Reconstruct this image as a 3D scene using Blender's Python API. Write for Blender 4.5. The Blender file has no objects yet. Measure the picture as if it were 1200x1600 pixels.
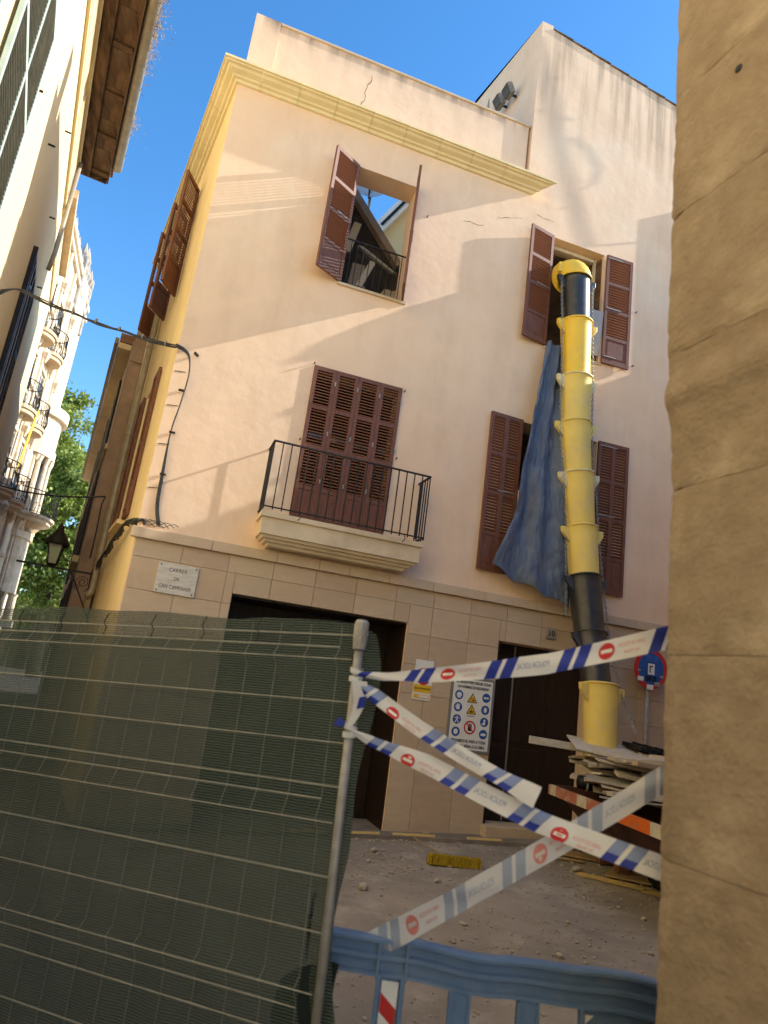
import bpy, bmesh, math, random
from mathutils import Vector, Matrix, noise
random.seed(7)
R_ = math.radians
scn = bpy.context.scene
COL = scn.collection

# ------------------------------------------------------------------ camera
CAM = Vector((0, 0, 1.55))
yaw, pit, rol = R_(17.13), R_(14.39), R_(7.77)
fw = Vector((math.sin(yaw) * math.cos(pit), math.cos(yaw) * math.cos(pit), math.sin(pit)))
r0 = Vector((math.cos(yaw), -math.sin(yaw), 0)); u0 = r0.cross(fw)
rt = r0 * math.cos(rol) + u0 * math.sin(rol); up = -r0 * math.sin(rol) + u0 * math.cos(rol)
cd = bpy.data.cameras.new('camera'); cam = bpy.data.objects.new('camera', cd); COL.objects.link(cam)
m = Matrix((rt, up, -fw)).transposed().to_4x4(); m.translation = CAM; cam.matrix_world = m
cd.sensor_fit = 'VERTICAL'; cd.sensor_height = 36; cd.lens = 1084 * 36 / 1600
cd.clip_start = .05; cd.clip_end = 3000
cd.dof.use_dof = True; cd.dof.focus_distance = 9.5; cd.dof.aperture_fstop = 1.9
scn.camera = cam
# ------------------------------------------------------------------ light
SUN = Vector((8, -1.0, 4.85)).normalized()          # towards the sun
el = math.asin(SUN.z); az = math.atan2(SUN.x, SUN.y)
w = bpy.data.worlds.new('World'); scn.world = w; w.use_nodes = True
nt = w.node_tree; nt.nodes.clear()
sk = nt.nodes.new('ShaderNodeTexSky'); sk.sky_type = 'NISHITA'; sk.sun_disc = False
sk.sun_elevation = el; sk.sun_rotation = az; sk.air_density = 1.0; sk.dust_density = 0.3; sk.ozone_density = 2.0
bg = nt.nodes.new('ShaderNodeBackground'); bg.inputs['Strength'].default_value = .115
wo = nt.nodes.new('ShaderNodeOutputWorld'); hs = nt.nodes.new('ShaderNodeHueSaturation'); hs.inputs['Saturation'].default_value = 1.3; nt.links.new(sk.outputs[0], hs.inputs['Color']); nt.links.new(hs.outputs[0], bg.inputs[0]); nt.links.new(bg.outputs[0], wo.inputs[0])
sd = bpy.data.lights.new('sun', 'SUN'); sd.energy = 2.9; sd.angle = R_(.5); sd.color = (1, .955, .87)
so = bpy.data.objects.new('sun', sd); COL.objects.link(so); so.rotation_euler = SUN.to_track_quat('Z', 'Y').to_euler()
so.location = (30, -3, 20)
scn.view_settings.view_transform = 'Standard'; scn.view_settings.look = 'None'
scn.view_settings.exposure = 1.58; scn.view_settings.gamma = 1
scn.render.engine = 'CYCLES'; scn.cycles.use_denoising = True
scn.cycles.max_bounces = 8; scn.cycles.diffuse_bounces = 6; scn.cycles.transparent_max_bounces = 16

# ------------------------------------------------------------------ materials
M = {}
def mat(name, col, col2=None, scale=4., rough=.8, bump=0., bscale=60., metal=0., detail=6, contrast=(.35, .65), spec=.3, third=None, tscale=1.2, stretch=None, backface=0):
    if name in M: return M[name]
    mt = bpy.data.materials.new(name); mt.use_nodes = True; n = mt.node_tree.nodes; l = mt.node_tree.links
    b = n['Principled BSDF']; b.inputs['Roughness'].default_value = rough; b.inputs['Metallic'].default_value = metal
    b.inputs['Specular IOR Level'].default_value = spec
    tc = n.new('ShaderNodeTexCoord'); src = tc.outputs['Object']
    if stretch:
        mp = n.new('ShaderNodeMapping'); mp.inputs['Scale'].default_value = stretch; l.new(src, mp.inputs[0]); src = mp.outputs[0]
    if col2 is None: col2 = tuple(c * .86 for c in col)
    nz = n.new('ShaderNodeTexNoise'); nz.inputs['Scale'].default_value = scale; nz.inputs['Detail'].default_value = detail; nz.inputs['Roughness'].default_value = .6
    l.new(src, nz.inputs['Vector'])
    cr = n.new('ShaderNodeValToRGB'); e = cr.color_ramp.elements
    e[0].position, e[1].position = contrast; e[0].color = (*col, 1); e[1].color = (*col2, 1)
    l.new(nz.outputs[0], cr.inputs[0]); out = cr.outputs[0]
    if third:
        n2 = n.new('ShaderNodeTexNoise'); n2.inputs['Scale'].default_value = tscale; n2.inputs['Detail'].default_value = 8; n2.inputs['Roughness'].default_value = .65
        l.new(src, n2.inputs['Vector'])
        r2 = n.new('ShaderNodeMapRange'); r2.inputs[1].default_value = .52; r2.inputs[2].default_value = .72; l.new(n2.outputs[0], r2.inputs[0])
        mx = n.new('ShaderNodeMix'); mx.data_type = 'RGBA'; l.new(r2.outputs[0], mx.inputs[0]); l.new(out, mx.inputs[6]); mx.inputs[7].default_value = (*third, 1)
        out = mx.outputs[2]
    l.new(out, b.inputs['Base Color'])
    if bump:
        n3 = n.new('ShaderNodeTexNoise'); n3.inputs['Scale'].default_value = bscale; n3.inputs['Detail'].default_value = 5; l.new(src, n3.inputs['Vector'])
        bp = n.new('ShaderNodeBump'); bp.inputs['Strength'].default_value = bump; bp.inputs['Distance'].default_value = .01
        l.new(n3.outputs[0], bp.inputs['Height']); l.new(bp.outputs[0], b.inputs['Normal'])
    M[name] = mt; return mt

PLASTER = mat('peach_plaster', (.845, .626, .450), (.795, .573, .403), .9, .95, .55, 5, third=(.82, .66, .50), tscale=.5, spec=.1)
def stained(name, base, dirt, ztop, reach):
    """plaster with dark weather streaks running down from the top edge (world z)"""
    mt = base.copy(); mt.name = name; n = mt.node_tree.nodes; l = mt.node_tree.links; b = n['Principled BSDF']
    old = b.inputs['Base Color'].links[0].from_socket
    g = n.new('ShaderNodeNewGeometry'); sp = n.new('ShaderNodeSeparateXYZ'); l.new(g.outputs['Position'], sp.inputs[0])
    mp = n.new('ShaderNodeMapping'); mp.inputs['Scale'].default_value = (5, 5, .35); l.new(g.outputs['Position'], mp.inputs[0])
    nz = n.new('ShaderNodeTexNoise'); nz.inputs['Scale'].default_value = 1.3; nz.inputs['Detail'].default_value = 6; l.new(mp.outputs[0], nz.inputs['Vector'])
    slope = n.new('ShaderNodeMath'); slope.operation = 'MULTIPLY_ADD'; slope.inputs[1].default_value = .18 if ztop > 12 else 0; l.new(sp.outputs[0], slope.inputs[0]); l.new(sp.outputs[2], slope.inputs[2])
    mr = n.new('ShaderNodeMapRange'); mr.inputs[1].default_value = ztop - reach; mr.inputs[2].default_value = ztop; l.new(slope.outputs[0], mr.inputs[0])
    pw = n.new('ShaderNodeMath'); pw.operation = 'POWER'; pw.inputs[1].default_value = 2.0; l.new(mr.outputs[0], pw.inputs[0])
    r2 = n.new('ShaderNodeMapRange'); r2.inputs[1].default_value = .40; r2.inputs[2].default_value = .68; l.new(nz.outputs[0], r2.inputs[0])
    mu = n.new('ShaderNodeMath'); mu.operation = 'MULTIPLY'; l.new(pw.outputs[0], mu.inputs[0]); l.new(r2.outputs[0], mu.inputs[1])
    mx = n.new('ShaderNodeMix'); mx.data_type = 'RGBA'; l.new(mu.outputs[0], mx.inputs[0]); l.new(old, mx.inputs[6]); mx.inputs[7].default_value = (*dirt, 1)
    l.new(mx.outputs[2], b.inputs['Base Color']); M[name] = mt; return mt
def streaks(mt, dirt, amount):
    n = mt.node_tree.nodes; l = mt.node_tree.links; b = n['Principled BSDF']; old = b.inputs['Base Color'].links[0].from_socket
    g = n.new('ShaderNodeNewGeometry'); mp = n.new('ShaderNodeMapping'); mp.inputs['Scale'].default_value = (2.2, 2.2, .30); l.new(g.outputs['Position'], mp.inputs[0])
    a = n.new('ShaderNodeTexNoise'); a.inputs['Scale'].default_value = 1.6; a.inputs['Detail'].default_value = 8; a.inputs['Roughness'].default_value = .65; l.new(mp.outputs[0], a.inputs['Vector'])
    c = n.new('ShaderNodeTexNoise'); c.inputs['Scale'].default_value = 2.3; c.inputs['Detail'].default_value = 10; c.inputs['Roughness'].default_value = .7; l.new(g.outputs['Position'], c.inputs['Vector'])
    ad = n.new('ShaderNodeMath'); ad.operation = 'MULTIPLY'; l.new(a.outputs[0], ad.inputs[0]); l.new(c.outputs[0], ad.inputs[1])
    r = n.new('ShaderNodeMapRange'); r.inputs[1].default_value = .22; r.inputs[2].default_value = .42; r.inputs[4].default_value = amount; l.new(ad.outputs[0], r.inputs[0])
    mx = n.new('ShaderNodeMix'); mx.data_type = 'RGBA'; l.new(r.outputs[0], mx.inputs[0]); l.new(old, mx.inputs[6]); mx.inputs[7].default_value = (*dirt, 1); l.new(mx.outputs[2], b.inputs['Base Color'])
streaks(PLASTER, (.52, .38, .26), .28)
PLASTER_WING = stained('wing_plaster', PLASTER, (.11, .085, .06), 12.85 + .18 * 4.19, 3.0)
PLASTER_PAR = stained('parapet_plaster', PLASTER, (.20, .15, .11), 10.66, .45)
YPLASTER = mat('yellow_plaster', (.86, .69, .40), (.80, .63, .36), 1.2, .9, .15, 9)
CORN = mat('cornice_stone', (.80, .68, .42), (.72, .60, .35), 2.5, .85, .2, 30)
streaks(YPLASTER, (.50, .36, .20), .35)
TILE = mat('sandstone_tile', (.56, .43, .30), (.48, .355, .245), 2.2, .75, .12, 70, third=(.60, .47, .335), tscale=1.4)
TILES = [TILE] + [mat('sandstone_tile_%d' % i, c, tuple(k * .86 for k in c), 2.6, .75, .12, 70, third=tuple(k * 1.08 for k in c), tscale=1.7, stretch=(1, 1, 2.6)) for i, c in enumerate(((.53, .40, .285), (.58, .45, .32), (.54, .425, .305)))]
LEDGE = mat('ledge_stone', (.60, .47, .34), (.53, .41, .29), 3, .8, .1, 60)
WOOD = mat('shutter_wood', (.20, .082, .050), (.14, .055, .034), 8, .55, .1, 90, stretch=(6, 6, .7), spec=.3)
DARKWOOD = mat('dark_door_wood', (.030, .017, .012), (.018, .010, .008), 5, .5, .1, 60, stretch=(5, 5, .6))
IRON = mat('iron', (.025, .022, .020), (.04, .03, .024), 20, .55, 0, metal=.4)
STEEL = mat('galvanised_steel', (.42, .41, .38), (.30, .29, .27), 12, .6, 0, metal=.6)
WHITEP = mat('white_paint', (.80, .80, .78), (.74, .74, .72), 8, .5)
BLACKP = mat('black_paint', (.012, .012, .013), None, 6, .5)
MARBLE = mat('marble', (.66, .63, .57), (.50, .47, .42), 5, .45, 0, stretch=(1, 1, 4))
SAND = mat('old_sandstone', (.325, .248, .172), (.25, .186, .126), 7, .95, .7, 45, third=(.40, .315, .225), tscale=3.2)
ASPH = mat('dusty_asphalt', (.375, .318, .262), (.25, .212, .175), 1.1, .95, .9, 110, third=(.50, .435, .365), tscale=1.3)
PAVE = mat('pavement_concrete', (.24, .20, .165), (.17, .145, .12), 2.4, .95, .6, 90, third=(.32, .27, .22), tscale=1.1)
YPAINT = mat('yellow_road_paint', (.75, .52, .17), (.56, .40, .16), 14, .9, .3, 90)
CREAM = mat('cream_plaster', (.79, .645, .37), (.75, .605, .34), .8, .9, .2, 12)
OLDBEAM = mat('old_timber', (.20, .115, .06), (.045, .024, .014), 2.4, .85, .5, 40, stretch=(3, .6, 3), third=(.27, .18, .10), tscale=1.1)
GUTTER = mat('zinc_gutter', (.40, .34, .25), (.30, .25, .18), 6, .55, .1, 30, metal=.3)
GREENSH = mat('grey_green_paint', (.17, .165, .125), (.11, .11, .08), 7, .7, .1, 60)
GREENFR = mat('pale_green_paint', (.46, .54, .46), (.38, .46, .40), 7, .7)
PINK = mat('pink_plaster', (.50, .36, .265), (.38, .27, .20), 2.2, .95, .4, 14, third=(.26, .19, .14), tscale=.9)
TERRA = mat('roof_tile_clay', (.34, .19, .11), (.22, .13, .08), 9, .9, .4, 40)
ORN = mat('carved_limestone', (.72, .62, .47), (.56, .46, .33), 3.5, .9, .7, 12, third=(.42, .33, .23), tscale=2.6)
ORN2 = mat('balcony_stone', (.62, .47, .30), (.52, .38, .24), 3, .9, .3, 20)
GREYST = mat('weathered_grey_stone', (.40, .37, .32), (.22, .20, .18), 3, .95, .6, 14)
GLASS = mat('window_glass', (.03, .04, .05), (.05, .06, .07), 2, .08, spec=.8)
YCHUTE = mat('yellow_plastic', (.90, .60, .05), (.84, .54, .045), 4, .42, .05, 30, spec=.45, third=(.76, .54, .12), tscale=2)
YCHUTE2 = mat('dusty_yellow_plastic', (.84, .64, .17), (.76, .56, .14), 3, .55, .05, 30, third=(.70, .56, .27), tscale=2.2)
YPALE = mat('pale_yellow_plastic', (.80, .70, .42), (.72, .62, .34), 4, .5, third=(.54, .45, .27), tscale=2)
BCHUTE = mat('black_plastic', (.018, .018, .02), (.035, .032, .03), 5, .38, .05, 40, spec=.6, third=(.06, .055, .05), tscale=2.5)
TARP = mat('blue_tarpaulin', (.092, .122, .190), (.118, .150, .215), 3.2, .5, .6, 22, third=(.16, .19, .25), tscale=3.4)
BARR = mat('blue_barrier_plastic', (.13, .215, .37), (.105, .18, .32), 5, .45, .1, 40, third=(.19, .26, .37), tscale=1.9)
RED = mat('red_print', (.55, .03, .03), (.50, .03, .03), 4, .5)
PINKP = mat('faded_red_print', (.72, .27, .25), None, 4, .6)
BLUEP = mat('blue_print', (.015, .03, .28), (.02, .04, .30), 4, .5)
LBLUEP = mat('pale_blue_print', (.22, .28, .50), None, 4, .6)
FADEP = mat('bleached_blue_print', (.40, .46, .60), None, 4, .6)
SBLUE = mat('sign_blue', (.02, .10, .38), (.02, .09, .34), 4, .5)
SYEL = mat('sign_yellow', (.80, .48, .03), None, 4, .5)
ORANGE = mat('orange_paint', (.70, .15, .02), (.60, .12, .02), 6, .6, third=(.45, .20, .10), tscale=5)
OLDRED = mat('worn_red_paint', (.42, .14, .09), (.52, .22, .15), 12, .8, .4, 50, third=(.55, .42, .32), tscale=8)
CREAMP = mat('worn_white_paint', (.66, .58, .46), (.56, .48, .36), 9, .8)
RUST = mat('rusty_skip_steel', (.11, .048, .032), (.06, .03, .024), 4, .85, .3, 40)
BOARDS = [mat('board_%d' % i, c, tuple(k * .8 for k in c), 6, .85, .2, 60, stretch=(1, 5, 5)) for i, c in enumerate(((.60, .51, .40), (.48, .39, .29), (.66, .60, .51), (.32, .24, .16), (.52, .40, .26), (.42, .39, .34)))]
PALLET = mat('pallet_wood', (.26, .12, .06), (.18, .08, .04), 6, .9, .4, 50, stretch=(1, 4, 4))
PLY = mat('plywood', (.42, .29, .15), (.34, .23, .11), 4, .9, .2, 50)
RUB = mat('rubble', (.50, .43, .34), (.36, .30, .235), 9, .95, .6, 60)
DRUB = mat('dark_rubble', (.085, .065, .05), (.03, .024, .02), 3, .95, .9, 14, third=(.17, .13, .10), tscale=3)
BRIS = mat('yellow_bristles', (.52, .36, .02), (.34, .22, .01), 60, .7, .8, 200)
CABLE = mat('cable_rubber', (.03, .03, .032), (.06, .06, .06), 12, .6)
BARK = mat('bark', (.16, .12, .08), (.09, .07, .05), 5, .95, .6, 20)
OLIVE = mat('olive_wall', (.20, .19, .09), (.15, .14, .07), 1.5, .9, .2, 12)
DRY = mat('dry_weeds', (.30, .17, .11), (.30, .23, .10), 20, .9)
DISHM = mat('dish_grey', (.42, .45, .50), None, 4, .5)
INNER = mat('interior_plaster', (.50, .42, .33), (.38, .31, .24), 2, .95, .4, 14, third=(.28, .22, .17), tscale=1.6)

def leafmat(name, c1, c2):
    mt = bpy.data.materials.new(name); mt.use_nodes = True; n = mt.node_tree.nodes; l = mt.node_tree.links
    b = n['Principled BSDF']; b.inputs['Roughness'].default_value = .55
    g = n.new('ShaderNodeNewGeometry'); cr = n.new('ShaderNodeValToRGB'); e = cr.color_ramp.elements
    e[0].color = (*c1, 1); e[1].color = (*c2, 1); l.new(g.outputs['Random Per Island'], cr.inputs[0]); l.new(cr.outputs[0], b.inputs['Base Color'])
    t = n.new('ShaderNodeBsdfTranslucent'); l.new(cr.outputs[0], t.inputs[0]); mx = n.new('ShaderNodeMixShader'); mx.inputs[0].default_value = .35
    l.new(b.outputs[0], mx.inputs[1]); l.new(t.outputs[0], mx.inputs[2]); l.new(mx.outputs[0], n['Material Output'].inputs[0])
    M[name] = mt; return mt
LEAF = leafmat('plane_tree_leaves', (.14, .21, .03), (.33, .38, .075))

def netmat():
    mt = bpy.data.materials.new('green_shade_net'); mt.use_nodes = True; n = mt.node_tree.nodes; l = mt.node_tree.links
    b = n['Principled BSDF']; b.inputs['Roughness'].default_value = .7; b.inputs['Specular IOR Level'].default_value = .2
    uv = n.new('ShaderNodeUVMap'); sp = n.new('ShaderNodeSeparateXYZ'); l.new(uv.outputs[0], sp.inputs[0])
    nz = n.new('ShaderNodeTexNoise'); nz.inputs['Scale'].default_value = 38; nz.inputs['Detail'].default_value = 6; l.new(uv.outputs[0], nz.inputs['Vector'])
    def wave(sock, pitch, jit):
        a = n.new('ShaderNodeMath'); a.operation = 'MULTIPLY_ADD'; a.inputs[1].default_value = 2 * math.pi / pitch; l.new(sock, a.inputs[0])
        j = n.new('ShaderNodeMath'); j.operation = 'MULTIPLY'; j.inputs[1].default_value = jit; l.new(nz.outputs[0], j.inputs[0]); l.new(j.outputs[0], a.inputs[2])
        s = n.new('ShaderNodeMath'); s.operation = 'SINE'; l.new(a.outputs[0], s.inputs[0])
        m = n.new('ShaderNodeMapRange'); m.inputs[1].default_value = -.5; m.inputs[2].default_value = .7; l.new(s.outputs[0], m.inputs[0]); return m.outputs[0]
    hx = wave(sp.outputs[1], .0118, 4.5); vx = wave(sp.outputs[0], .0110, 8.0)
    mx = n.new('ShaderNodeMath'); mx.operation = 'MAXIMUM'; l.new(hx, mx.inputs[0])
    v2 = n.new('ShaderNodeMath'); v2.operation = 'MULTIPLY'; v2.inputs[1].default_value = .95; l.new(vx, v2.inputs[0]); l.new(v2.outputs[0], mx.inputs[1])
    big = n.new('ShaderNodeTexNoise'); big.inputs['Scale'].default_value = 3.0; big.inputs['Detail'].default_value = 3; l.new(uv.outputs[0], big.inputs['Vector'])
    op = n.new('ShaderNodeMapRange'); op.inputs[4].default_value = .985; l.new(mx.outputs[0], op.inputs[0])
    hem = n.new('ShaderNodeMapRange'); hem.inputs[1].default_value = .085; hem.inputs[2].default_value = .095; hem.inputs[3].default_value = .22; hem.inputs[4].default_value = .74; l.new(sp.outputs[1], hem.inputs[0]); l.new(hem.outputs[0], op.inputs[3])
    cr = n.new('ShaderNodeValToRGB'); e = cr.color_ramp.elements; e[0].position = .3; e[1].position = .7
    e[0].color = (.016, .034, .026, 1); e[1].color = (.038, .058, .045, 1); l.new(big.outputs[0], cr.inputs[0])
    hi = n.new('ShaderNodeMix'); hi.data_type = 'RGBA'; l.new(hx, hi.inputs[0]); l.new(cr.outputs[0], hi.inputs[6]); hi.inputs[7].default_value = (.150, .182, .145, 1)
    l.new(hi.outputs[2], b.inputs['Base Color'])
    tl = n.new('ShaderNodeBsdfTranslucent'); l.new(hi.outputs[2], tl.inputs[0]); m1 = n.new('ShaderNodeMixShader'); m1.inputs[0].default_value = .4
    l.new(b.outputs[0], m1.inputs[1]); l.new(tl.outputs[0], m1.inputs[2])
    tr = n.new('ShaderNodeBsdfTransparent'); m2 = n.new('ShaderNodeMixShader'); l.new(op.outputs[0], m2.inputs[0]); l.new(tr.outputs[0], m2.inputs[1]); l.new(m1.outputs[0], m2.inputs[2])
    l.new(m2.outputs[0], n['Material Output'].inputs[0]); M['net'] = mt; return mt
NET = netmat()
def tapemat():
    mt = bpy.data.materials.new('white_tape_film'); mt.use_nodes = True; n = mt.node_tree.nodes; l = mt.node_tree.links
    b = n['Principled BSDF']; b.inputs['Base Color'].default_value = (.80, .80, .80, 1); b.inputs['Roughness'].default_value = .38
    nz = n.new('ShaderNodeTexNoise'); nz.inputs['Scale'].default_value = 14; nz.inputs['Detail'].default_value = 3
    tc = n.new('ShaderNodeTexCoord'); l.new(tc.outputs['Object'], nz.inputs['Vector'])
    bp = n.new('ShaderNodeBump'); bp.inputs['Strength'].default_value = .35; bp.inputs['Distance'].default_value = .01; l.new(nz.outputs[0], bp.inputs['Height']); l.new(bp.outputs[0], b.inputs['Normal'])
    t = n.new('ShaderNodeBsdfTranslucent'); t.inputs[0].default_value = (.8, .8, .8, 1); mx = n.new('ShaderNodeMixShader'); mx.inputs[0].default_value = .3
    l.new(b.outputs[0], mx.inputs[1]); l.new(t.outputs[0], mx.inputs[2]); l.new(mx.outputs[0], n['Material Output'].inputs[0]); return mt
TAPE = tapemat()

# ------------------------------------------------------------------ builders
WL = {}
def link(o, parent, wloc, local=False):
    COL.objects.link(o)
    if parent is not None:
        o.parent = parent
        if not local: wloc = Vector(wloc) - WL[parent.name]
        WL[o.name] = Vector(wloc) + WL[parent.name]
    else: WL[o.name] = Vector(wloc)
    o.location = wloc
def tag(o, label=None, cat=None, group=None, kind=None):
    if label: o['label'] = label
    if cat: o['category'] = cat
    if group: o['group'] = group
    if kind: o['kind'] = kind
    return o
def empty(name, loc, label, cat, group=None, rz=0):
    o = bpy.data.objects.new(name, None); o.empty_display_size = .2; link(o, None, loc); o.rotation_euler.z = rz
    return tag(o, label, cat, group)
def inst(name, me, parent, wloc, rot=(0, 0, 0), local=False, scale=None):
    o = bpy.data.objects.new(name, me); link(o, parent, wloc, local); o.rotation_euler = rot
    if scale: o.scale = scale
    return o
class MB:
    def __init__(s): s.v = []; s.f = []; s.uv = None
    def add(s, vs, fs):
        k = len(s.v); s.v += [Vector(p) for p in vs]; s.f += [tuple(i + k for i in f) for f in fs]; return s
    def box(s, x0, x1, y0, y1, z0, z1):
        return s.add([(x0, y0, z0), (x1, y0, z0), (x1, y1, z0), (x0, y1, z0), (x0, y0, z1), (x1, y0, z1), (x1, y1, z1), (x0, y1, z1)],
                     [(0, 3, 2, 1), (4, 5, 6, 7), (0, 1, 5, 4), (1, 2, 6, 5), (2, 3, 7, 6), (3, 0, 4, 7)])
    def obox(s, c, ax, ay, az, hx, hy, hz):
        c = Vector(c); ax = Vector(ax).normalized() * hx; ay = Vector(ay).normalized() * hy; az = Vector(az).normalized() * hz
        P = [c + ax * i + ay * j + az * k for k in (-1, 1) for j in (-1, 1) for i in (-1, 1)]
        return s.add(P, [(0, 2, 3, 1), (4, 5, 7, 6), (0, 1, 5, 4), (1, 3, 7, 5), (3, 2, 6, 7), (2, 0, 4, 6)])
    def bar(s, a, b, hw, hh, upv=(0, 0, 1)):
        a = Vector(a); b = Vector(b); d = b - a; ay = Vector(upv).cross(d)
        if ay.length < 1e-5: ay = Vector((1, 0, 0)).cross(d)
        return s.obox((a + b) / 2, d, ay, d.cross(ay), d.length / 2, hw, hh)
    def tube(s, pts, r, n=6, cap=True):
        pts = [Vector(p) for p in pts]; N = len(pts); rr = r if isinstance(r, (list, tuple)) else [r] * N; k = len(s.v); ref = None
        for i, p in enumerate(pts):
            t = (pts[min(i + 1, N - 1)] - pts[max(i - 1, 0)]).normalized()
            if ref is None: ref = t.orthogonal().normalized()
            ref = (ref - t * ref.dot(t)); ref = ref.normalized() if ref.length > 1e-6 else t.orthogonal().normalized()
            b = t.cross(ref)
            for j in range(n):
                a = 2 * math.pi * j / n; s.v.append(p + (ref * math.cos(a) + b * math.sin(a)) * rr[i])
        for i in range(N - 1):
            for j in range(n): s.f.append((k + i * n + j, k + i * n + (j + 1) % n, k + (i + 1) * n + (j + 1) % n, k + (i + 1) * n + j))
        if cap: s.f.append(tuple(k + j for j in reversed(range(n)))); s.f.append(tuple(k + (N - 1) * n + j for j in range(n)))
        return s
    def prism(s, pts, vec):
        pts = [Vector(p) for p in pts]; vec = Vector(vec); n = len(pts)
        return s.add(pts + [p + vec for p in pts], [tuple(reversed(range(n))), tuple(range(n, 2 * n))] + [(i, (i + 1) % n, n + (i + 1) % n, n + i) for i in range(n)])
    def lathe(s, prof, c, n=24, axis=Vector((0, 0, 1)), cap=False):
        axis = Vector(axis).normalized(); a = axis.orthogonal().normalized(); b = axis.cross(a); k = len(s.v); c = Vector(c)
        for (r, z) in prof:
            for j in range(n): t = 2 * math.pi * j / n; s.v.append(c + axis * z + (a * math.cos(t) + b * math.sin(t)) * r)
        for i in range(len(prof) - 1):
            for j in range(n): s.f.append((k + i * n + j, k + i * n + (j + 1) % n, k + (i + 1) * n + (j + 1) % n, k + (i + 1) * n + j))
        if cap: s.f.append(tuple(k + j for j in reversed(range(n)))); s.f.append(tuple(k + (len(prof) - 1) * n + j for j in range(n)))
        return s
    def mesh(s, name, mt, smooth=False, center=None):
        me = bpy.data.meshes.new(name); c = center or Vector((0, 0, 0))
        me.from_pydata([tuple(p - c) for p in s.v], [], s.f)
        bm = bmesh.new(); bm.from_mesh(me); bmesh.ops.recalc_face_normals(bm, faces=bm.faces); bm.to_mesh(me); bm.free()
        if mt: me.materials.append(mt)
        if smooth: me.polygons.foreach_set('use_smooth', [True] * len(me.polygons))
        return me
    def build(s, name, mt, parent=None, smooth=False, kind=None, bevel=0., local=False):
        lo = Vector([min(p[i] for p in s.v) for i in range(3)]); hi = Vector([max(p[i] for p in s.v) for i in range(3)]); c = (lo + hi) / 2
        me = s.mesh(name, mt, smooth, c); o = bpy.data.objects.new(name, me); link(o, parent, c, local)
        if bevel:
            b = o.modifiers.new('bevel', 'BEVEL'); b.width = bevel; b.segments = 2; b.limit_method = 'ANGLE'
        if kind: o['kind'] = kind
        return o
def text_mesh(s, size, ext=.0008, spacing=1., bold=0.):
    cu = bpy.data.curves.new('lettering', 'FONT'); cu.body = s; cu.size = size; cu.extrude = ext; cu.align_x = 'CENTER'; cu.align_y = 'CENTER'; cu.space_character = spacing; cu.offset = bold; cu.resolution_u = 3
    o = bpy.data.objects.new('lettering', cu); me = bpy.data.meshes.new_from_object(o); bpy.data.objects.remove(o); return me
def text_on(name, s, size, mt, parent, c, right=(1, 0, 0), upv=(0, 0, 1), sx=1., **kw):
    me = text_mesh(s, size, **kw); me.materials.clear(); me.materials.append(mt)
    r = Vector(right).normalized(); u = Vector(upv).normalized(); n = r.cross(u)
    for v in me.vertices: v.co = r * v.co.x * sx + u * v.co.y + n * v.co.z
    return inst(name, me, parent, c)

D = 8.363
def gz(x, y): return -.08 + .035 * (min(max(x, -6), 12) - 3.1) + .02 * (min(max(y, -6), 16) - 8.3)
def wall_grid(mb, xr, zr, holes, y0, thick, top=None):
    """front wall in plane y=y0 with rectangular holes and reveals"""
    xs = sorted(set([xr[0], xr[1]] + [h[i] for h in holes for i in (0, 1)])); zs = sorted(set([zr[0], zr[1]] + [h[i] for h in holes for i in (2, 3)]))
    xs = [x for x in xs if xr[0] <= x <= xr[1]]; zs = [z for z in zs if zr[0] <= z <= zr[1]]
    for a, b in zip(xs, xs[1:]):
        for c, d in zip(zs, zs[1:]):
            cx, cz = (a + b) / 2, (c + d) / 2
            if any(h[0] < cx < h[1] and h[2] < cz < h[3] for h in holes): continue
            for y in (y0, y0 + thick): mb.add([(a, y, c), (b, y, c), (b, y, d), (a, y, d)], [(0, 1, 2, 3)])
    for h in holes:
        x0, x1, z0, z1 = h; y1 = y0 + thick
        mb.add([(x0, y0, z0), (x0, y1, z0), (x0, y1, z1), (x0, y0, z1)], [(0, 1, 2, 3)]); mb.add([(x1, y0, z0), (x1, y1, z0), (x1, y1, z1), (x1, y0, z1)], [(0, 1, 2, 3)])
        mb.add([(x0, y0, z1), (x1, y0, z1), (x1, y1, z1), (x0, y1, z1)], [(0, 1, 2, 3)]); mb.add([(x0, y0, z0), (x1, y0, z0), (x1, y1, z0), (x0, y1, z0)], [(0, 1, 2, 3)])

# ------------------------------------------------------------------ setting: ground
mb = MB(); nx, ny = 40, 60
xs = [-60, -30, -15] + [-8 + i * .5 for i in range(41)] + [16, 30, 60]; ys = [-40, -15] + [-6 + i * .5 for i in range(45)] + [20, 30, 45, 70, 120, 400]
for y in ys:
    for x in xs: mb.v.append(Vector((x, y, gz(x, y) - .0 + .006 * noise.noise(Vector((x * .9, y * .9, 0))))))
for j in range(len(ys) - 1):
    for i in range(len(xs) - 1): k = j * len(xs) + i; mb.f.append((k, k + 1, k + len(xs) + 1, k + len(xs)))
mb.build('road', ASPH, kind='structure', smooth=True)
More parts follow.
